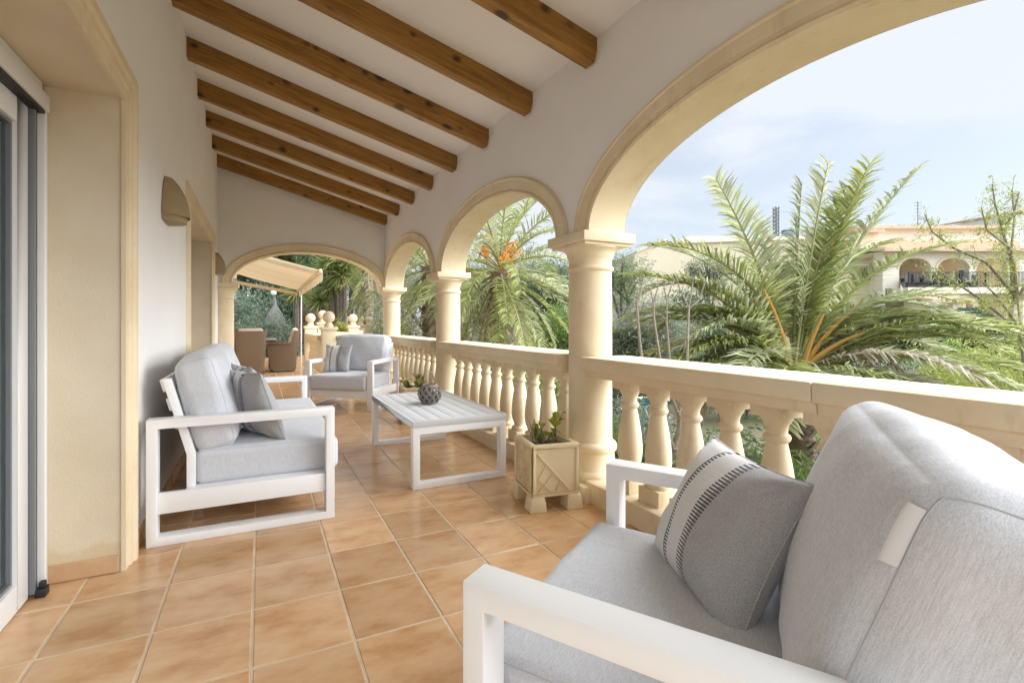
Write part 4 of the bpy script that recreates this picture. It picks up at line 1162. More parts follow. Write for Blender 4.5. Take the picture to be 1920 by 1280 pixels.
def rand_fronds(n, L, seed, kinds='ggs', lo=-55, hi=82, d_lo=45, d_hi=85):
    rs = random.Random(seed); out = []
    for k in range(n):
        q = (k + .5) / n; e0 = hi + (lo - hi) * q ** .8
        out.append((k * 137.5 + rs.uniform(-12, 12), e0 + rs.uniform(-6, 6), L * rs.uniform(.85, 1.1), rs.uniform(d_lo, d_hi) * (1 if e0 > -10 else .5), rs.choice(kinds) if e0 > -52 else 'd', rs.uniform(-35, 35)))
    return out

# the big palm in front of the villa
pa = pt(1490, 7.0)
PA = [(180, 74, 3.1, 82, 'g', 0), (184, 53, 2.95, 56, 'g', 8), (172, 76, 3.05, 14, 's', -60), (30, 88, 2.75, 5, 's', 80), (-10, 83, 3.0, 4, 's', 75), (6, 75, 3.25, 13, 'g', -15),
      (-6, 69, 3.35, 22, 's', 12), (4, 61, 3.15, 55, 'g', 0), (-10, 66, 2.5, 112, 's', 0), (165, 62, 2.4, 112, 'g', 0), (186, 40, 2.6, 58, 's', 0), (192, 27, 2.4, 46, 'g', 0), (198, 18, 2.2, 40, 'g', 0),
      (-14, 28, 3.3, 56, 'g', 0), (-26, 20, 3.0, 52, 'g', 0), (8, 30, 2.9, 60, 's', 0), (-60, 14, 2.1, 62, 's', 0), (-85, 8, 1.6, 60, 'g', 0), (-125, 10, 1.9, 62, 's', 0), (-150, 22, 2.3, 60, 'g', 0),
      (-45, 14, 2.4, 70, 'd', 0), (-20, 10, 2.6, 54, 'd', 0), (-110, 6, 1.6, 60, 'd', 0), (-165, 12, 2.0, 74, 'd', 0), (120, 62, 2.6, 60, 'g', 0), (60, 64, 2.6, 60, 's', 0), (35, 46, 2.7, 62, 'g', 0), (150, 44, 2.5, 62, 's', 0),
      (172, 48, 1.7, 120, 'd', 0), (-5, 48, 1.8, 125, 'd', 0), (165, 56, 1.5, 130, 'd', 0), (12, 58, 1.7, 140, 'd', 0), (100, 80, 2.7, 24, 's', 0), (15, 80, 2.9, 26, 'g', -30),
      (-100, 16, 1.6, 70, 's', 0), (-70, 16, 1.9, 66, 'g', 0), (-130, 18, 2.0, 66, 'g', 0), (-38, 24, 2.6, 70, 's', 0), (-160, 34, 2.3, 66, 'g', 0), (-142, 30, 2.1, 70, 's', 0), (-168, 22, 2.2, 54, 's', 0), (-18, 38, 3.1, 70, 'g', 0), (200, 32, 2.4, 66, 'g', 0), (-50, 30, 2.4, 84, 'd', 0),
      (-8, 42, 2.9, 68, 's', 0), (176, 44, 2.6, 68, 's', 0), (2, 52, 3.0, 74, 'g', 0), (182, 64, 2.9, 92, 's', 0), (178, 46, 2.8, 70, 'g', 0), (-4, 34, 2.9, 64, 'g', 0), (186, 58, 2.4, 100, 'g', 0), (6, 56, 2.5, 100, 's', 0), (20, 70, 2.9, 60, 'g', 0), (160, 70, 2.9, 60, 's', 0), (-20, 54, 2.4, 92, 'g', 0), (200, 50, 2.3, 92, 's', 0)]
palm('large green date palm with orange stalks just beyond the near balustrade', *pa, .50, gz(*pa), PA, .25, .52, .033, 72,
     stalks=[(205, 74, 1.35, 26), (198, 62, 1.0, 34), (-22, 66, 1.25, 26), (-30, 54, .95, 34), (-40, 78, .9, 12)], seed=11)
pb = pt(938, 12.0)
palm('tall date palm with orange date clusters framed by the middle arch', *pb, 2.55, gz(*pb), rand_fronds(58, 3.0, 3, 'ggss', lo=-68), .19, .44, .034, 50,
     dates=[(-.42, .42, .3), (.32, .45, .35), (.12, .15, .5), (-.25, .75, .1)], seed=21, lean=(.25, .1))
pc = pt(806, 14.5)
palm('date palm with drooping fronds behind the second column', *pc, 2.9, gz(*pc), rand_fronds(48, 3.2, 8, 'gss', lo=-65), .2, .44, .036, 44, seed=31)
pd = pt(690, 19)
palm('shaggy palm with a dry skirt seen through the end arch', *pd, 3.6, gz(*pd), rand_fronds(38, 2.3, 12, 'gsdd', lo=-85), .2, .36, .03, 34, seed=41, boots=False)

# ---- leafy masses
def leaf_quads(C, size, aspect, rs, up=.0, cup=.0):
    n = len(C); a = rs.normal(size=(n, 3)); a[:, 2] += up; a /= np.linalg.norm(a, axis=1, keepdims=True)
    b = rs.normal(size=(n, 3)); b -= a * (a * b).sum(1, keepdims=True); b /= np.linalg.norm(b, axis=1, keepdims=True)
    s = size * rs.uniform(.6, 1.35, n)[:, None]
    A = a * s; B = b * s * aspect
    v = np.stack([C - A, C + B * .5 - A * .1, C + A, C - B * .5 - A * .1], 1).reshape(-1, 3)
    k = np.arange(n) * 4
    return v, np.stack([k, k + 1, k + 2, k + 3], 1)
def blob_points(blobs, n, rs, shell_=.5, clump=.18, per=14):
    w = np.array([b[3] * b[4] + b[4] * b[5] + b[3] * b[5] for b in blobs]); w = w / w.sum(); out = []
    for b, q in zip(blobs, w):
        m = max(8, int(n * q)); k = max(3, m // per)
        d = rs.normal(size=(k, 3)); d /= np.linalg.norm(d, axis=1, keepdims=True); r = rs.uniform(shell_ ** 3, 1, k) ** (1 / 3)
        r = r * (1 + .10 * np.sin(d[:, 0] * 5 + d[:, 1] * 4) + .08 * np.sin(d[:, 2] * 7 + 1))
        c = d * r[:, None]; i = rs.integers(0, k, m)
        p = c[i] + rs.normal(0, clump, (m, 3))
        out.append(p * np.array(b[3:6]) + np.array(b[:3]))
    return np.concatenate(out)
def limbs(b, p, d, L, r, depth, rs, tips):
    pts = [p.copy()]; q = p.copy(); dd = d.copy()
    for k in range(4):
        dd = (dd + Vector((rs.uniform(-.2, .2), rs.uniform(-.2, .2), rs.uniform(-.05, .18)))).normalized(); q = q + dd * L / 4; pts.append(q.copy())
    b.tube(pts, [r, r * .9, r * .8, r * .7, r * .58], 6 if depth > 1 else 4)
    if depth == 0: tips.append(q); return
    for k in range(rs.choice((2, 3))):
        a = Vector((rs.uniform(-1, 1), rs.uniform(-1, 1), rs.uniform(.1, 1))).normalized()
        limbs(b, q, (dd * .8 + a * .8).normalized(), L * rs.uniform(.6, .8), r * .55, depth - 1, rs, tips)
def bush(name, label, cat, u, d, blobs, n, size, material, aspect=.6, group=None, trunk=None, seed=0, shell_=.45, bark='barkgrey', zb=None, clump=.18, up=.2, part='crown'):
    """blobs given relative to the ground point: (right, away, height, r_right, r_away, r_height)"""
    x, y = pt(u, d); g = gz(x, y) if zb is None else zb
    t = thing(name, label, cat, (x, y, g), CAM_R, group)
    rs = np.random.default_rng(seed + 100); P = blob_points(blobs, n, rs, shell_, clump)
    P = P[P[:, 2] > .02]
    v, f = leaf_quads(P, size, aspect, rs, up)
    link(part, raw_mesh(part, v, f, material), t)
    r2 = random.Random(seed); b = MB(); top_ = max(q[2] for q in blobs); tr = trunk or .05
    tips = []
    limbs(b, Vector((0, 0, -.1)), Vector((0, 0, 1)), max(.3, top_ * .55), tr, 2, r2, tips)
    for q in blobs[:6]:
        b.tube([(0, 0, top_ * .2), (q[0] * .5, q[1] * .5, top_ * .2 + (q[2] - top_ * .2) * .6), (q[0], q[1], q[2])], [tr * .6, tr * .45, tr * .2], 5)
    b.build('trunk' if trunk else 'stem', M[bark], t, smooth_=True)
    return t
def hedge(label, u0, d0, u1, d1, zt0, zt1, th, n, size, material, seed=0, group='clipped hedges'):
    p0, p1 = Vector((*pt(u0, d0), 0)), Vector((*pt(u1, d1), 0)); L_ = (p1 - p0).length; a = math.atan2(p1.y - p0.y, p1.x - p0.x)
    zb = min(gz(p0.x, p0.y), gz(p1.x, p1.y)) - .1
    t = thing('hedge', label, 'hedge', (p0.x, p0.y, zb), a, group)
    rs = np.random.default_rng(seed); q = rs.random(n); H = (zt0 + (zt1 - zt0) * q) - zb
    face = rs.random(n); X = q * L_; Y = rs.uniform(-th, th, n); Z = rs.uniform(0, 1, n) * H
    side = face < .55; Y[side] = np.sign(rs.random(side.sum()) - .65) * th; topm = (face >= .55) & (face < .85); Z[topm] = H[topm]; em = face > .93; X[em] = np.where(rs.random(em.sum()) < .5, 0, L_); H[em] = zt0 - zb
    P = np.stack([X, Y, Z], 1) + rs.normal(0, .045, (n, 3)) + (.05 * np.sin(X * 2.3) + .04 * np.sin(X * 5.1 + Z * 3))[:, None] * np.array([0, 1, .8])
    v, f = leaf_quads(P, size, .6, rs, .3); link('foliage', raw_mesh('foliage', v, f, material), t)
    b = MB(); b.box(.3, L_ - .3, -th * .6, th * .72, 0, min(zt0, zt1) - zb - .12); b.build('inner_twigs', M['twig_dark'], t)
    return t
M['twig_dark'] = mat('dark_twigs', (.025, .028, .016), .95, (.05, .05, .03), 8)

# middle distance right of the nearest column
bush('olive_tree', 'silvery olive tree right of the nearest column', 'tree', 1222, 15, [(0, 0, 2.5, 1.1, 1.0, 1.0), (-.7, .3, 2.0, .8, .8, .9), (.8, 0, 1.9, .8, .8, .9), (.1, -.3, 2.9, .8, .7, .6)], 14000, .07, M['g_olive'], .35, trunk=.10, seed=1)
hedge('low clipped hedge behind the olive tree, right of the nearest column', 1085, 14, 1330, 17.5, .82, .82, .45, 9000, .055, M['g_mid'], 3)
hedge('clipped hedge in front of the villa ground floor', 1500, 21, 2750, 15, .92, .98, .5, 24000, .07, M['g_bright'], 4)
bush('shrub', 'dark rounded shrub behind the olive tree', 'shrub', 1290, 18, [(0, 0, 2.4, 1.3, 1, 1.1), (.6, 0, 1.8, 1, 1, .9)], 7000, .08, M['g_dark'], seed=5)
bush('topiary_shrub', 'dark clipped dome shrub in front of the villa', 'shrub', 1812, 24, [(0, 0, 1.35, 1.15, 1.0, .62)], 6000, .06, M['g_dark'], seed=6, shell_=.85, clump=.05)
for k, (u, d, h, lab) in enumerate(((1165, 26, 5.0, 'pine with a flat crown just right of the nearest column'), (1330, 34, 5.8, 'rounded pine on the skyline behind the large palm'), (1590, 44, 8.6, 'dark tree top above the villa roof, left of the mast'), (1705, 46, 10.2, 'left tree top peeking over the villa roof'), (1765, 47, 10.0, 'right tree top peeking over the villa roof'), (1060, 24, 4.4, 'dark pine behind the nearest column'), (1010, 27, 4.6, 'bushy pine behind the orange fruited palm'))):
    bush('pine_tree', lab, 'tree', u, d, [(0, 0, h - 1.1, 1.5, 1.4, .9), (-.8, 0, h - 1.7, 1.0, 1, .7), (.9, .2, h - 1.8, 1.0, 1, .7), (0, 0, h - 2.6, 1.2, 1.1, .8)], 6500, .11, M['g_dark' if k % 2 else 'g_mid'], .25, 'pines on the skyline', .14, 20 + k)
# undergrowth seen through the balusters and under the palms
ug = [(1060, 8.5, 'g_mid', 'green shrub low behind the nearest column'), (1130, 7.2, 'g_bright', 'bright green bush left of the forked grey trunk'), (1290, 8.2, 'g_bright', 'bright green bush right of the forked grey trunk'),
      (1360, 7.6, 'g_olive', 'grey green bush seen between the balusters'), (1420, 6.2, 'g_bright', 'light green bush left of the large palm trunk'), (1590, 8.6, 'g_bright', 'light green bush right of the large palm trunk'),
      (1240, 6.8, 'g_mid', 'green shrub behind the forked grey trunk'), (1330, 6.0, 'g_mid', 'mid green shrub between the forked trunk and the large palm'), (1180, 9.2, 'g_olive', 'grey shrub beside the teal screen'), (1530, 7.6, 'g_mid', 'green shrub at the foot of the large palm'),
      (1720, 5.4, 'g_bright', 'bright bush low behind the foreground armchair'), (1880, 5.0, 'g_bright', 'bright bush at the right edge below the handrail'), (930, 8.5, 'g_mid', 'green shrub below the orange fruited palm'),
      (1000, 10, 'g_lime', 'yellow green shrub right of the orange fruited palm'), (870, 10, 'g_mid', 'green shrub left of the orange fruited palm'), (800, 11, 'g_bright', 'bright green shrub above the far balustrade'), (745, 13, 'g_bright', 'green shrub beside the corner column')]
for k, (u, d, mt, lab) in enumerate(ug):
    hh = (1.0 if d < 9 else 1.5) + .25 * math.sin(k * 2.1)
    if u in (1000,): hh = 2.35
    if u in (870, 930, 1060): hh = 1.75
    if u in (800, 745): hh = 2.1
    bush('shrub', lab, 'shrub', u, d, [(0, 0, hh * .55, .75, .7, hh * .5), (.5, .2, hh * .42, .55, .6, hh * .42), (-.5, .1, hh * .45, .6, .6, hh * .42)], 5000, .055, M[mt], .55, 'garden shrubs below the terrace', seed=40 + k)
bush('shrub', 'tall dark green shrub between the fruited palm and the nearest column', 'shrub', 1040, 15, [(0, 0, 1.7, .9, .8, 1.3), (.3, 0, 2.6, .7, .7, .8)], 8000, .06, M['g_bright'], seed=60)
bush('shrub', 'dark shrub mass low behind the fruited palm', 'shrub', 900, 16, [(0, 0, 1.7, 1.6, 1, 1.3), (-1.2, .3, 1.4, 1, 1, 1.1), (1.2, .3, 1.5, 1, 1, 1.2)], 9000, .08, M['g_olive'], seed=61)
# right-hand bushes with yellow flowers
for k, (u, d, h, w_, mt, lab) in enumerate(((1880, 11, 2.5, 1.0, 'g_lime', 'yellow flowering bush at the right edge above the handrail'), (1800, 13, 2.2, .9, 'g_lime', 'yellow green bush left of the feathery tree'), (1905, 15, 2.5, 1.1, 'g_mid', 'dark green bush behind the yellow flowering bush'), (1760, 17, 1.9, 1.1, 'g_bright', 'low green bush in front of the villa hedge'), (1650, 15, 1.6, 1.2, 'g_olive', 'grey green bush behind the large palm, to its right'), (1400, 14, 1.9, 1.4, 'g_olive', 'grey green bush behind the large palm, to its left'))):
    bush('bush', lab, 'shrub', u, d, [(0, 0, h * .55, w_, .8, h * .45), (-w_ * .6, 0, h * .4, w_ * .7, .7, h * .4), (w_ * .6, 0, h * .45, w_ * .7, .7, h * .42)], 7000, .06, M[mt], .45, 'bushes beyond the large palm', seed=70 + k)

# frangipani: pale forked bare stems
fx, fy = pt(1268, 6.2); fg = gz(fx, fy)
fr_ = thing('frangipani', 'bare pale forked frangipani behind the near balusters', 'tree', (fx, fy, fg), CAM_R)
def stem(pl, r0, r1):
    pts = [((u - 1268) / FPX * 6.2, off, EYE + (HOR - v) / FPX * 6.2 - fg) for u, v, off in pl]; n = len(pts)
    b = MB().tube(pts, [r0 + (r1 - r0) * k / (n - 1) for k in range(n)], 7); b.lathe([(.001, -.02), (r1 * 1.5, 0), (.001, .03)], 6, c=pts[-1], cap=False); return b
stem([(1268, 1010, 0), (1266, 880, 0), (1264, 840, 0)], .055, .045).build('trunk', M['barkpale'], fr_, smooth_=True)
for pl, r0, r1 in (([(1264, 842, 0), (1252, 812, .0), (1228, 760, .1), (1212, 700, .1), (1207, 640, .15), (1203, 565, .2)], .032, .016), ([(1264, 842, 0), (1272, 810, 0), (1272, 780, -.05), (1268, 770, -.05)], .034, .028),
                   ([(1203, 568, .2), (1212, 540, .2), (1220, 515, .25)], .015, .009), ([(1268, 772, -.05), (1240, 690, 0), (1232, 600, .1), (1230, 560, .1)], .022, .012), ([(1232, 562, .1), (1240, 535, .1)], .012, .008), ([(1231, 575, .1), (1226, 545, .1)], .011, .008),
                   ([(1270, 775, -.05), (1288, 680, 0), (1293, 620, .05), (1298, 575, .1)], .022, .013), ([(1298, 576, .1), (1282, 545, .1), (1275, 520, .1)], .012, .007), ([(1298, 576, .1), (1304, 540, .1), (1306, 522, .1)], .012, .007), ([(1298, 578, .1), (1318, 560, .1), (1328, 530, .1)], .011, .007),
                   ([(1270, 775, -.05), (1262, 680, .1), (1261, 600, .2), (1262, 560, .2)], .02, .011), ([(1262, 562, .2), (1268, 540, .2), (1276, 522, .2)], .01, .006), ([(1262, 562, .2), (1256, 535, .2)], .01, .006)):
    stem(pl, r0, r1).build('branch', M['barkpale'], fr_, smooth_=True)

# feathery tree at the right edge
ft_d = 9.5; fx, fy = pt(1935, ft_d); fg = gz(fx, fy)
ft = thing('feathery_tree', 'thin feathery tree with sparse yellow green leaves at the right edge', 'tree', (fx, fy, fg), CAM_R)
rs = np.random.default_rng(5); FP = []; 
br = [[(1935, 900, 0), (1930, 760, 0), (1915, 640, 0), (1908, 560, 0)], [(1908, 560, 0), (1890, 500, -.1), (1860, 440, -.2), (1845, 385, -.2), (1840, 352, -.2)], [(1908, 560, 0), (1870, 490, .2), (1815, 460, .3), (1775, 430, .3), (1760, 395, .3)],
      [(1905, 570, 0), (1905, 480, .1), (1912, 410, .1), (1908, 350, .1)], [(1890, 500, -.1), (1850, 470, -.4), (1800, 440, -.5), (1790, 400, -.5)], [(1915, 640, 0), (1870, 600, -.3), (1820, 560, -.5), (1780, 530, -.6)], [(1908, 560, 0), (1940, 500, 0), (1955, 430, 0)], [(1912, 620, 0), (1880, 560, .4), (1830, 520, .5), (1800, 500, .5)], [(1860, 440, -.2), (1880, 400, -.2), (1890, 365, -.2)]]
b = MB()
for k, pl in enumerate(br):
    pts = [Vector(((u - 1935) / FPX * ft_d, off, EYE + (HOR - v) / FPX * ft_d - fg)) for u, v, off in pl]; n = len(pts); r0 = .05 if k == 0 else .028
    b.tube(pts, [r0 * (1 - .8 * i / (n - 1)) + .004 for i in range(n)], 6)
    if k:
        for i in range(1, n):
            for _ in range(10):
                q = rs.random(); c = pts[i - 1].lerp(pts[i], q); d = Vector(rs.normal(size=3)); d.normalize(); e = c + d * rs.uniform(.12, .42) + Vector((0, 0, -.05))
                b.tube([c, c.lerp(e, .5) + Vector((0, 0, .03)), e], [.005, .004, .002], 3)
                for _ in range(20): w_ = rs.random(); FP.append(np.array(c.lerp(e, .35 + .65 * w_)) + rs.normal(0, .045, 3))
b.build('branches', M['barkpale'], ft, smooth_=True)
FP = np.array(FP); v, f = leaf_quads(FP, .036, .45, rs, .0); link('crown', raw_mesh('crown', v, f, M['g_lime']), ft)

# ---- seen through the end arch
bush('conifer_shrub', 'blue green leafy shrub behind the dining chairs', 'shrub', 468, 17.5, [(0, 0, 2.3, 1.5, 1.1, 1.3), (-.8, 0, 3.0, .9, .9, .8), (.9, .1, 1.7, 1.0, 1, 1.0), (-.6, 0, 1.2, 1.2, 1, 1.1)], 15000, .065, M['g_blue'], .5, seed=81)
bush('conifer_shrub', 'dark green shrub right of the conical parasol', 'shrub', 548, 18.5, [(0, 0, 1.9, .8, .8, 1.4), (.2, 0, 2.9, .5, .6, .9)], 9000, .07, M['g_dark'], .5, seed=82)
bush('conifer_shrub', 'low grey green shrub in front of the conical parasol', 'shrub', 508, 15.4, [(0, 0, 1.35, .75, .5, .85), (.45, 0, 1.2, .5, .5, .75), (-.5, 0, 1.5, .5, .5, .8)], 7000, .055, M['g_blue'], .5, seed=83, zb=-.9)
def cypress(u, d, h, r, lab, seed):
    x, y = pt(u, d); g = gz(x, y); t = thing('cypress_tree', lab, 'tree', (x, y, g), 0, 'tall cypresses behind the awning')
    rs = np.random.default_rng(seed); n = 20000; q = rs.random(n) ** .8; a = rs.uniform(0, 6.28, n); rr = r * (1 - q ** 2.2) * (.75 + .25 * rs.random(n)) * (1 + .14 * np.sin(a * 5 + q * 23)) + .06
    P = np.stack([rr * np.cos(a), rr * np.sin(a), .3 + q * (h - .3)], 1); v, f = leaf_quads(P, .12, .45, rs, .9); link('crown', raw_mesh('crown', v, f, M['g_dark' if seed % 2 else 'g_mid']), t)
    MB().tube([(0, 0, -.2), (0, 0, h * .5), (0, 0, h * .92)], [.14, .09, .03], 7).build('trunk', M['barkgrey'], t)
cypress(486, 23, 7.2, 1.0, 'left dark cypress behind the awning rail', 1); cypress(562, 24, 8.6, .75, 'middle tall cypress rising behind the awning', 2); cypress(588, 26, 9.4, .8, 'right tall cypress next to the yuccas', 3)
cypress(525, 25, 6.4, .95, 'short cypress behind the conical parasol', 5)
def yucca(u, d, heads, lab, seed, zg=None):
    x, y = pt(u, d); g = gz(x, y); t = thing('yucca', lab, 'yucca', (x, y, g), CAM_R, 'yuccas beyond the end arch')
    rs = np.random.default_rng(seed)
    for (hx, hv, r) in heads:
        hx = (hx - u) / FPX * d; hz = EYE + (HOR - hv) / FPX * d - g
        MB().tube([(hx * .2, 0, -.1), (hx * .6, 0, hz * .5), (hx, 0, hz)], [.12, .10, .08], 7).build('trunk', M['barkgrey'], t, smooth_=True)
        n = 190; z = rs.uniform(-.75, 1, n); a = rs.uniform(0, 6.28, n); D = np.stack([np.cos(a) * np.sqrt(1 - z ** 2 * .98), np.sin(a) * np.sqrt(1 - z ** 2 * .98), z], 1); D /= np.linalg.norm(D, axis=1, keepdims=True)
        C = np.array([hx, 0, hz]); L_ = r * rs.uniform(.8, 1.15, n)[:, None]; w = np.cross(D, rs.normal(size=(n, 3))); w /= np.linalg.norm(w, axis=1, keepdims=True); w *= .022 * (r / .6)
        p0 = C + D * .03; p1 = C + D * L_ * .55; p2 = C + D * L_ + np.array([0, 0, -.12]) * L_
        v = np.stack([p0 - w * .6, p0 + w * .6, p1 + w, p1 - w, p2 + w * .1, p2 - w * .1], 1).reshape(-1, 3); k = np.arange(n) * 6
        link('leaf_head', raw_mesh('leaf_head', v, np.concatenate([np.stack([k, k + 1, k + 2, k + 3], 1), np.stack([k + 3, k + 2, k + 4, k + 5], 1)]), M['g_yucca']), t)
yucca(640, 16.5, [(615, 500, .62), (640, 515, .7), (648, 497, .6), (622, 540, .55), (632, 480, .6), (600, 565, .6)], 'branching yucca with several spiky heads through the end arch', 1)
yucca(556, 15.8, [(556, 550, .55)], 'single headed yucca beside the awning pole', 2)
yucca(655, 20, [(660, 478, .8), (628, 470, .8), (676, 530, .6)], 'taller yucca at the back, left of the shaggy palm', 3)
bush('dry_shrub', 'dry mauve brown shrub behind the ball posts', 'shrub', 668, 16.2, [(0, 0, 1.75, .95, .8, .95), (.6, 0, 1.5, .6, .7, .8), (-.7, 0, 1.3, .6, .6, .8)], 11000, .035, M['g_dry'], .3, seed=85)
bush('shrub', 'bright yellow green plant between the ball posts', 'shrub', 634, 11.6, [(0, 0, .52, .32, .2, .22), (.15, 0, .6, .22, .2, .2)], 1500, .05, M['g_lime'], .4, seed=86, zb=.3)
bush('shrub', 'green undergrowth left of the corner column', 'shrub', 700, 15, [(0, 0, 1.4, 1.0, .8, 1.0), (.7, .3, 1.9, .7, .7, .9)], 7000, .06, M['g_mid'], .5, seed=87)
bush('shrub', 'brown stemmed bush behind the awning pole', 'shrub', 582, 17.2, [(0, 0, 1.9, .55, .6, 1.1), (.1, 0, 2.9, .4, .5, .7)], 5000, .05, M['g_dry'], .35, seed=88)
bush('broad_tree', 'tall mixed tree closing the view behind the yuccas', 'tree', 640, 26, [(0, 0, 4.5, 2.2, 1.5, 1.6), (2.2, 0, 4.2, 1.6, 1.5, 1.6), (-1.6, .5, 3.2, 1.4, 1.4, 1.6), (1.0, 0, 2.4, 2.6, 1.5, 1.4)], 14000, .10, M['g_mid'], .45, trunk=.16, seed=89)
bush('broad_tree', 'grey green tree far behind the second column', 'tree', 800, 24, [(0, 0, 3.6, 2.4, 1.5, 1.6), (2.6, 0, 3.4, 2.0, 1.5, 1.5), (-2.2, .5, 3.2, 1.8, 1.4, 1.6), (.5, 0, 1.8, 3.4, 1.5, 1.4)], 14000, .10, M['g_olive'], .45, trunk=.16, seed=90)
bush('broad_tree', 'dark tree far behind the orange fruited palm', 'tree', 980, 25, [(0, 0, 3.4, 2.4, 1.5, 1.6), (2.6, 0, 3.0, 2.0, 1.5, 1.5), (-2.2, .5, 2.6, 1.8, 1.4, 1.6), (.5, 0, 1.6, 3.4, 1.5, 1.4)], 14000, .10, M['g_mid'], .45, trunk=.16, seed=91)

# ================================================================== FAR BUILDINGS AND SMALL THINGS
M['cream'] = mat('cream_render', (.80, .72, .56), .9, (.75, .66, .50), .8, 5)
M['cream_pale'] = mat('pale_cream_render', (.86, .82, .73), .9, (.82, .77, .66), .8, 5)
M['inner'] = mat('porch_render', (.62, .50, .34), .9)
M['rooft'] = mat('terracotta_roof', (.62, .42, .29), .85, (.74, .60, .46), 2, 6)
M['iron'] = mat('black_iron', (.02, .02, .022), .5)
M['pane'] = mat('window_pane', (.05, .065, .08), .1)
M['shutter'] = mat('wood_shutter', (.45, .33, .2), .7)
M['whitewall'] = mat('white_house_wall', (.74, .75, .78), .9)
VD = 34.0; VS = FPX / VD
vx, vy = pt(1800, VD)
vg = 0.35
villa = thing('villa', 'cream two storey villa with three balcony arches and terracotta roofs', 'house', (vx, vy, vg), CAM_R)
def vz(v): return EYE + (HOR - v) / VS - vg
def vu(u): return (u - 1800) / VS
def vbox(name, u0, u1, y0, y1, v0, v1, m, parent=None, bevel=0): return MB().box(vu(u0), vu(u1), y0, y1, vz(v1), vz(v0), None).build(name, m, parent or villa, bevel=bevel)
# upper loggia wall with arches (local x right, y away)
zf, zs_, zt = vz(541), vz(503), vz(471)
m = MB(); N = 18; cs_ = [vu(1715.5), vu(1787.5), vu(1860), vu(1932)]; ha = 29.5 / VS; rb = (503 - 484) / VS
xs0, xs1 = vu(1660), vu(1990)
for c_ in cs_:
    P = [(c_ - ha * math.cos(math.pi * k / N), zs_ + rb * math.sin(math.pi * k / N)) for k in range(N + 1)]
    for y in (0, .35):
        for k in range(N): m.add([(P[k][0], y, P[k][1]), (P[k + 1][0], y, P[k + 1][1]), (P[k + 1][0], y, zt), (P[k][0], y, zt)], [(0, 1, 2, 3)])
    for k in range(N): m.add([(P[k][0], 0, P[k][1]), (P[k + 1][0], 0, P[k + 1][1]), (P[k + 1][0], .35, P[k + 1][1]), (P[k][0], .35, P[k][1])], [(0, 1, 2, 3)])
ed = [xs0] + sum([[c_ - ha, c_ + ha] for c_ in cs_], []) + [xs1]
for k in range(0, len(ed), 2): m.box(ed[k], ed[k + 1], 0, .35, zf, zt)
m.build('loggia_wall', M['cream_pale'], villa)
for c_ in cs_:
    q = MB(); pr = [(0, -.0), (.0, -.05), (.16, -.05), (.16, .0)]; vs = []
    for k in range(N + 1):
        for r, p in pr: vs.append((c_ - (ha + r) * math.cos(math.pi * k / N), p, zs_ + (rb + r) * math.sin(math.pi * k / N)))
    q.add(vs, [(k * 4 + i, k * 4 + i + 1, (k + 1) * 4 + i + 1, (k + 1) * 4 + i) for k in range(N) for i in range(3)]).build('arch_trim', M['cream'], villa)
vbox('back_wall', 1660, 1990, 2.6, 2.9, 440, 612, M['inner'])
vbox('loggia_end_wall', 1655, 1660, 0.0, 2.6, 471, 612, M['cream_pale'])
vbox('balcony_slab', 1672, 1990, -1.3, 2.6, 541, 552, M['cream_pale'])
vbox('ground_beam', 1700, 1990, -.2, .2, 552.3, 563, M['cream'])
vbox('loggia_ceiling', 1661, 1990, .36, 2.59, 470, 474, M['cream_pale'])
for (u0, u1, v0, v1) in ((1695, 1712, 499, 540), (1760, 1775, 505, 540), (1862, 1878, 497, 515)):
    w = vbox('window', u0, u1, 2.52, 2.6, v0, v1, M['pvc']); MB().box(vu(u0 + 2), vu(u1 - 2), 2.49, 2.515, vz(v1 - 2), vz(v0 + 2)).build('pane', M['pane'], w)
for u in (1735, 1745): vbox('shutter', u - 3, u + 3, 2.5, 2.58, 498, 540, M['shutter'])
# iron railing
r = MB(); r.box(vu(1675), vu(1990), -1.24, -1.19, vz(514), vz(512.8)); r.box(vu(1675), vu(1990), -1.24, -1.19, vz(539), vz(538)); 
r.build('railing', M['iron'], villa)
for k in range(128):
    u = 1675 + k * 2.45; w_ = .03 if k % 19 == 0 else .006
    MB().box(vu(u) - w_, vu(u) + w_, -1.225 - w_, -1.205 + w_, vz(540.5), vz(513)).build('railing_bar', M['iron'], villa)
# roofs
def pan_roof(name, u0, u1, y0, y1, v_eave, rise, n, parent=None):
    x0, x1 = vu(u0), vu(u1); z0 = vz(v_eave); b = MB(); st = (x1 - x0) / n; prof = []
    for k in range(n):
        for t_, h in ((0, 0), (.25, .09), (.5, .12), (.75, .09)): prof.append((x0 + (k + t_) * st, h))
    prof.append((x1, 0)); m = len(prof); vs = []
    for (yy, zz) in ((y0, z0), (y1, z0 + rise)):
        vs += [(x, yy, zz + h) for x, h in prof]
    vs += [(x, y0, z0 - .12) for x, h in prof] + [(x, y1, z0 + rise - .12) for x, h in prof]
    fs = [(i, i + 1, m + i + 1, m + i) for i in range(m - 1)] + [(2 * m + i, 2 * m + i + 1, i + 1, i) for i in range(m - 1)] + [(2 * m + i, 3 * m + i, 3 * m + i + 1, 2 * m + i + 1) for i in range(m - 1)]
    fs += [(m + i, m + i + 1, 3 * m + i + 1, 3 * m + i) for i in range(m - 1)] + [(0, m, 3 * m, 2 * m), (m - 1, 3 * m - 1, 4 * m - 1, 2 * m - 1)]
    return b.add(vs, fs).build(name, M['rooft'], villa)
pan_roof('roof', 1645, 1990, -.6, 3.2, 470, .55, 60)
vbox('upper_wall', 1690, 1960, 3.0, 8.0, 412, 470, M['cream_pale'])
pan_roof('roof', 1688, 1962, 2.5, 5.5, 412, .5, 46)
vbox('parapet', 1680, 1756, 5.0, 8.0, 400, 425, M['cream'])
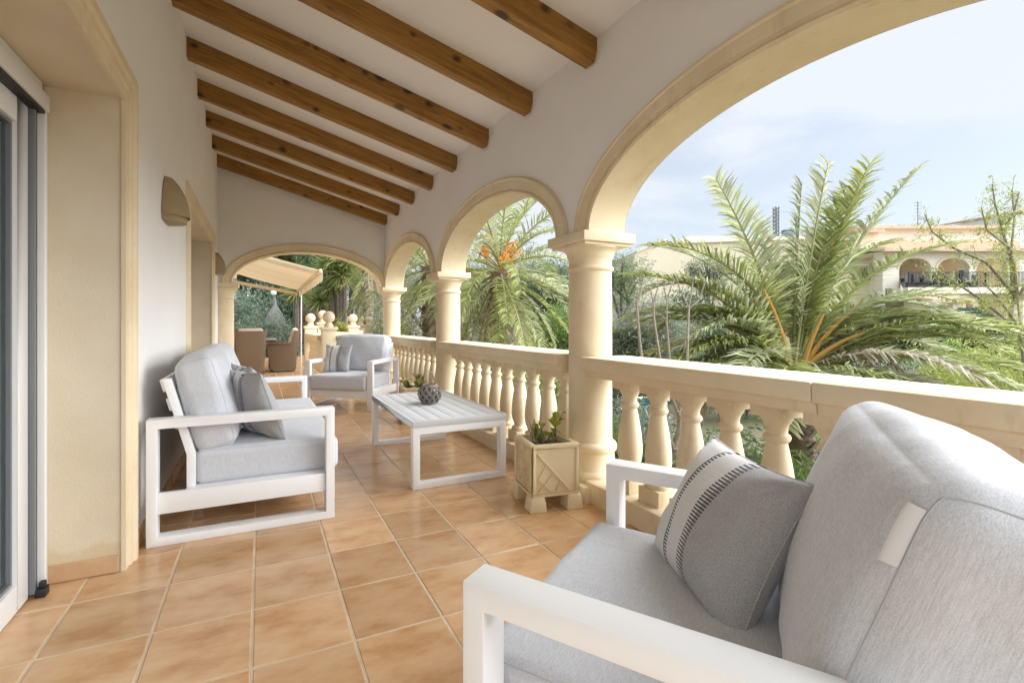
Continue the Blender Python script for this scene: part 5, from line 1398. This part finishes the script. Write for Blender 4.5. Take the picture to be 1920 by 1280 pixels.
vbox('upper_wall', 1655, 1692, 2.0, 7.0, 424, 470, M['cream'])
pan_roof('roof', 1650, 1696, 1.6, 4.5, 424, .45, 9)
w = vbox('window', 1640, 1656, 1.9, 2.0, 440, 448, M['inner'])
# left wing and ground floor
vbox('left_wing', 1570, 1655, 1.2, 7.0, 480, 620, M['cream'])
pan_roof('roof', 1566, 1660, .8, 4.5, 478, .6, 18)
w = vbox('window', 1638, 1654, 1.08, 1.2, 497, 524, M['shutter']); MB().box(vu(1640), vu(1652), 1.05, 1.075, vz(522), vz(499)).build('pane', M['pane'], w)
for k in range(4): MB().box(vu(1641 + 3 * k), vu(1641.6 + 3 * k), 1.0, 1.03, vz(523), vz(498)).build('grille_bar', M['pvc'], w)
w = vbox('window', 1613, 1634, 1.08, 1.2, 574, 602, M['pvc'])
for k in range(2): MB().box(vu(1615 + 10 * k), vu(1622 + 10 * k), 1.05, 1.075, vz(600), vz(576)).build('pane', M['pane'], w)
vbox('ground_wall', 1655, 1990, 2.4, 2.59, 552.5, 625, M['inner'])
for u in (1757, 1824, 1900): vbox('pier', u - 5, u + 5, -.2, .2, 563, 625, M['cream_pale'])
vbox('porch_wall', 1690, 1752, -2.2, -2.0, 566, 572, M['cream_pale'])
for u0, u1 in ((1690, 1704), (1729, 1752)): vbox('porch_wall', u0, u1, -2.2, -2.0, 572, 625, M['cream_pale'])
vbox('porch_wall', 1742, 1752, -2.0, -.2, 566, 625, M['cream_pale']); vbox('porch_wall', 1690, 1694, -2.0, -.2, 566, 625, M['cream'])
pan_roof('porch_roof', 1683, 1757, -2.6, -.3, 566, .45, 13)
vbox('door', 1762, 1775, 2.3, 2.39, 575, 612, M['shutter'])
vbox('wall_lantern', 1683, 1688, -.2, -.02, 478, 486, M['iron'])
for k, (u, lab) in enumerate(((1710, 'dark patio dining set on the villa balcony, under its left arch'), (1783, 'dark patio dining set on the villa balcony, under its second arch'))):
    t = thing('patio_set', lab, 'patio set', Matrix.Translation((vx, vy, vg)) @ Matrix.Rotation(CAM_R, 4, 'Z') @ Vector((vu(u), -.1, zf)), CAM_R, 'patio sets on the villa balcony')
    MB().box(-.7, .7, -.35, .35, .68, .73).build('table_top', M['iron'], t)
    for sx in (-.6, .6): MB().box(sx - .03, sx + .03, -.3, .3, 0, .68).build('leg', M['iron'], t)
    for sx in (-.95, -.3, .35, 1.0): MB().box(sx - .2, sx + .2, -.62, -.56, .42, .92).box(sx - .2, sx + .2, -.62, -.2, .38, .43).box(sx - .2, sx - .16, -.6, -.25, 0, .4).box(sx + .16, sx + .2, -.6, -.25, 0, .4).build('chair', M['grey'], t)
# terrace platform the villa stands on
MB().box(-9.5, 9, -3.0, 9, -1.2, .02).build('plinth', M['cream'], villa)

# white house behind, right edge
hx, hy = pt(1925, 42); ht = thing('white_house', 'white house with a curved terracotta eave at the right edge', 'house', (hx, hy, .3), CAM_R)
sc = 42 / FPX; zz = lambda v: EYE + (HOR - v) * sc - .3
MB().box(-38 * sc, 60 * sc, 0, 6, 0, zz(402)).build('wall', M['whitewall'], ht)
b = MB(); vs = []
for k in range(13):
    q = k / 12; x = (-42 + 110 * q) * sc; z = zz(402) + .45 * math.sin(math.pi * min(1, q * 1.2) * .55); vs += [(x, -.3, z), (x, -.3, z + .14), (x, 6, z + .3), (x, 6, z + .1)]
b.add(vs, [(4 * k + i, 4 * k + (i + 1) % 4, 4 * k + 4 + (i + 1) % 4, 4 * k + 4 + i) for k in range(12) for i in range(4)] + [(0, 1, 2, 3), (48, 51, 50, 49)]).build('roof', M['rooft'], ht)
w = MB().box(-30 * sc, -22 * sc, -.06, .0, zz(408), zz(402.5)).build('window', M['pvc'], ht); MB().box(-29 * sc, -23 * sc, -.09, -.061, zz(407.3), zz(403.2)).build('pane', M['pane'], w)

# beige building behind the large palm
bd = 40.; sb = bd / FPX; bx, by = pt(1300, bd); bb = thing('beige_building', 'plain beige building with stepped sloping roofline behind the large palm', 'house', (bx, by, .3), CAM_R)
zb = lambda v: EYE + (HOR - v) * sb - .3; ub = lambda u: (u - 1300) * sb
def prism(name, pts, y0, y1, m, par):
    n = len(pts); return MB().add([(x, y, z) for y in (y0, y1) for x, z in pts], [tuple(range(n)), tuple(range(2 * n - 1, n - 1, -1))] + [(i, n + i, n + (i + 1) % n, (i + 1) % n) for i in range(n)]).build(name, m, par)
prism('wall', [(ub(1187), -1), (ub(1187), zb(486)), (ub(1193), zb(473)), (ub(1247), zb(450)), (ub(1262), zb(457)), (ub(1290), zb(446)), (ub(1560), zb(447)), (ub(1560), -1)], 0, 8, M['cream'], bb)
prism('roof_edge', [(ub(1192), zb(473.5)), (ub(1192), zb(471)), (ub(1247), zb(447.5)), (ub(1247), zb(450))], -.2, 8.1, M['cream_pale'], bb)
prism('roof_edge', [(ub(1262), zb(457)), (ub(1262), zb(454.5)), (ub(1290), zb(443.5)), (ub(1562), zb(444)), (ub(1562), zb(447))], -.2, 8.1, M['cream_pale'], bb)
b = MB(); b.box(ub(1244), ub(1246.5), 1, 1.3, zb(449), zb(443)); b.build('chimney', M['cream'], bb)
# lattice mast
md = 60.; mx_, my_ = pt(1455, md); mk = md / FPX
mt_ = thing('lattice_mast', 'thin grey lattice mast standing up behind the large palm', 'mast', (mx_, my_, .4), CAM_R)
b = MB(); zt_ = EYE + (HOR - 388) * mk - .4; hwm = 3.2 * mk
for sx in (-1, 1):
    for sy in (-1, 1): b.bar((sx * hwm, sy * hwm, 0), (sx * hwm, sy * hwm, zt_), .09, .09, (0, 1, 0))
b.build('uprights', M['grey'], mt_)
b = MB(); k = 0; z = zt_ - .3
while z > 5:
    for sy in (-1, 1): b.bar((-hwm, sy * hwm, z), (hwm, sy * hwm, z), .09, .14); b.bar((-hwm, sy * hwm, z), (hwm, sy * hwm, z - .45), .06, .06)
    z -= .48
b.build('braces', M['grey'], mt_)
# roof tank and aerial
bxx, byy = pt(1482, 55); M['bluebox'] = mat('blue_tank_paint', (.12, .2, .42), .5)
tk = thing('roof_tank', 'small blue box on a far roof behind the large palm', 'tank', (bxx, byy, .4), CAM_R); q = 55 / FPX
MB().box(-7 * q, 7 * q, 0, 1.0, EYE + (HOR - 449) * q - .4, EYE + (HOR - 429) * q - .4).build('tank_body', M['bluebox'], tk, bevel=.05); MB().box(-6 * q, 6 * q, .2, .8, 0, EYE + (HOR - 449) * q - .4).build('stand', M['cream'], tk)
axx, ayy = pt(1721, 44); ae = thing('aerial', 'television aerial above the villa roof', 'aerial', (axx, ayy, 0), CAM_R); q = 44 / FPX
za = EYE + (HOR - 378) * q
MB().tube([(0, 0, 0), (0, 0, za)], .04, 6).build('pole', M['grey'], ae)
b = MB()
for k in range(4): b.bar((-.35 + .03 * k, 0, za - .1 - .3 * k), (.35 - .03 * k, 0, za - .1 - .3 * k), .03, .03)
b.build('elements', M['grey'], ae)
# overhead wire between far roofs
p0, p1 = pt(1455, 59, 396), pt(1660, 60, 392)
t = MB().tube([p0.lerp(p1, k / 8) + Vector((0, 0, -.35 * math.sin(math.pi * k / 8))) for k in range(9)], .02, 4).build('overhead_wire', M['grey']); tag(t, 'thin overhead wire crossing the sky behind the large palm', 'wire')

# thatch-like conical parasol, globe lamps, far white roof through the end arch
cxp, cyp = pt(516, 16.4); cg = gz(cxp, cyp); q = 16.4 / FPX
cp = thing('conical_parasol', 'pale grey conical parasol with a spike behind the dining chairs', 'parasol', (cxp, cyp, cg), 0)
M['thatch'] = mat('pale_thatch', (.27, .27, .265), .95, (.18, .18, .175), 14, stretch=(1, 1, .2), bump=.6, bscale=40)
zc = lambda v: EYE + (HOR - v) * q - cg
prof = [(.02, zc(556)), (2.2 * q, zc(570)), (6 * q, zc(577)), (13 * q, zc(588)), (18 * q, zc(604)), (18.5 * q, zc(609)), (17 * q, zc(609)), (12 * q, zc(592))]
MB().lathe(prof, 20, cap=False).build('canopy', M['thatch'], cp, smooth_=True); MB().tube([(0, 0, 0), (0, 0, zc(580))], .05, 8).build('pole', M['barkgrey'], cp)
for k, (u, v, d, lab) in enumerate(((513, 549, 16.9, 'white globe garden lamp above the conical parasol'), (551, 540, 16.6, 'white globe garden lamp at the awning corner'))):
    x, y = pt(u, d); g = gz(x, y); q = d / FPX; h = EYE + (HOR - v) * q - g; t = thing('globe_lamp', lab, 'lamp', (x, y, g), 0, 'white globe garden lamps')
    M.setdefault('opal', mat('opal_globe', (.8, .82, .84), .3)); rr = 5.2 * q
    MB().lathe([(max(.001, rr * math.sin(math.pi * i / 12)), h - rr * math.cos(math.pi * i / 12)) for i in range(13)], 18, cap=False).build('globe', M['opal'], t, smooth_=True)
    MB().tube([(0, 0, -.1), (0, 0, h - rr * .9)], .03, 8).build('post', M['grey'], t)
rx, ry = pt(440, 34); rh = thing('far_white_house', 'white house with tiled roof glimpsed left under the awning', 'house', (rx, ry, .2), CAM_R); q = 34 / FPX
z = lambda v: EYE + (HOR - v) * q - .2
MB().box(-60 * q, 17 * q, 0, 5, 0, z(523)).build('wall', M['whitewall'], rh); prism('roof', [(-62 * q, z(523)), (19 * q, z(523)), (10 * q, z(511)), (-62 * q, z(506))], -.3, 5.2, M['rooft'], rh)
# teal mesh panel and white garden wall glimpsed between the balusters
x, y = pt(1200, 10.5); g = gz(x, y); fe = thing('garden_screen', 'teal green garden screen glimpsed between the near balusters', 'screen', (x, y, g), CAM_R)
M['teal'] = mat('teal_mesh', (.03, .12, .12), .7)
b = MB(); b.box(-.28, .28, 0, .04, .05, 1.15); b.build('panel', M['teal'], fe)
for sx in (-.3, .3): MB().box(sx - .025, sx + .025, -.01, .05, 0, 1.25).build('post', M['grey'], fe)
x, y = pt(1225, 13); g = gz(x, y); gwall = MB().box(-.75, .35, -.1, .1, -.1, .75).box(-.8, .4, -.14, .14, .75, .82).build('garden_wall', M['whitewall']); gwall.location = (x, y, g); gwall.rotation_euler = (0, 0, CAM_R); tag(gwall, 'low white garden wall glimpsed through the near balusters', 'wall')
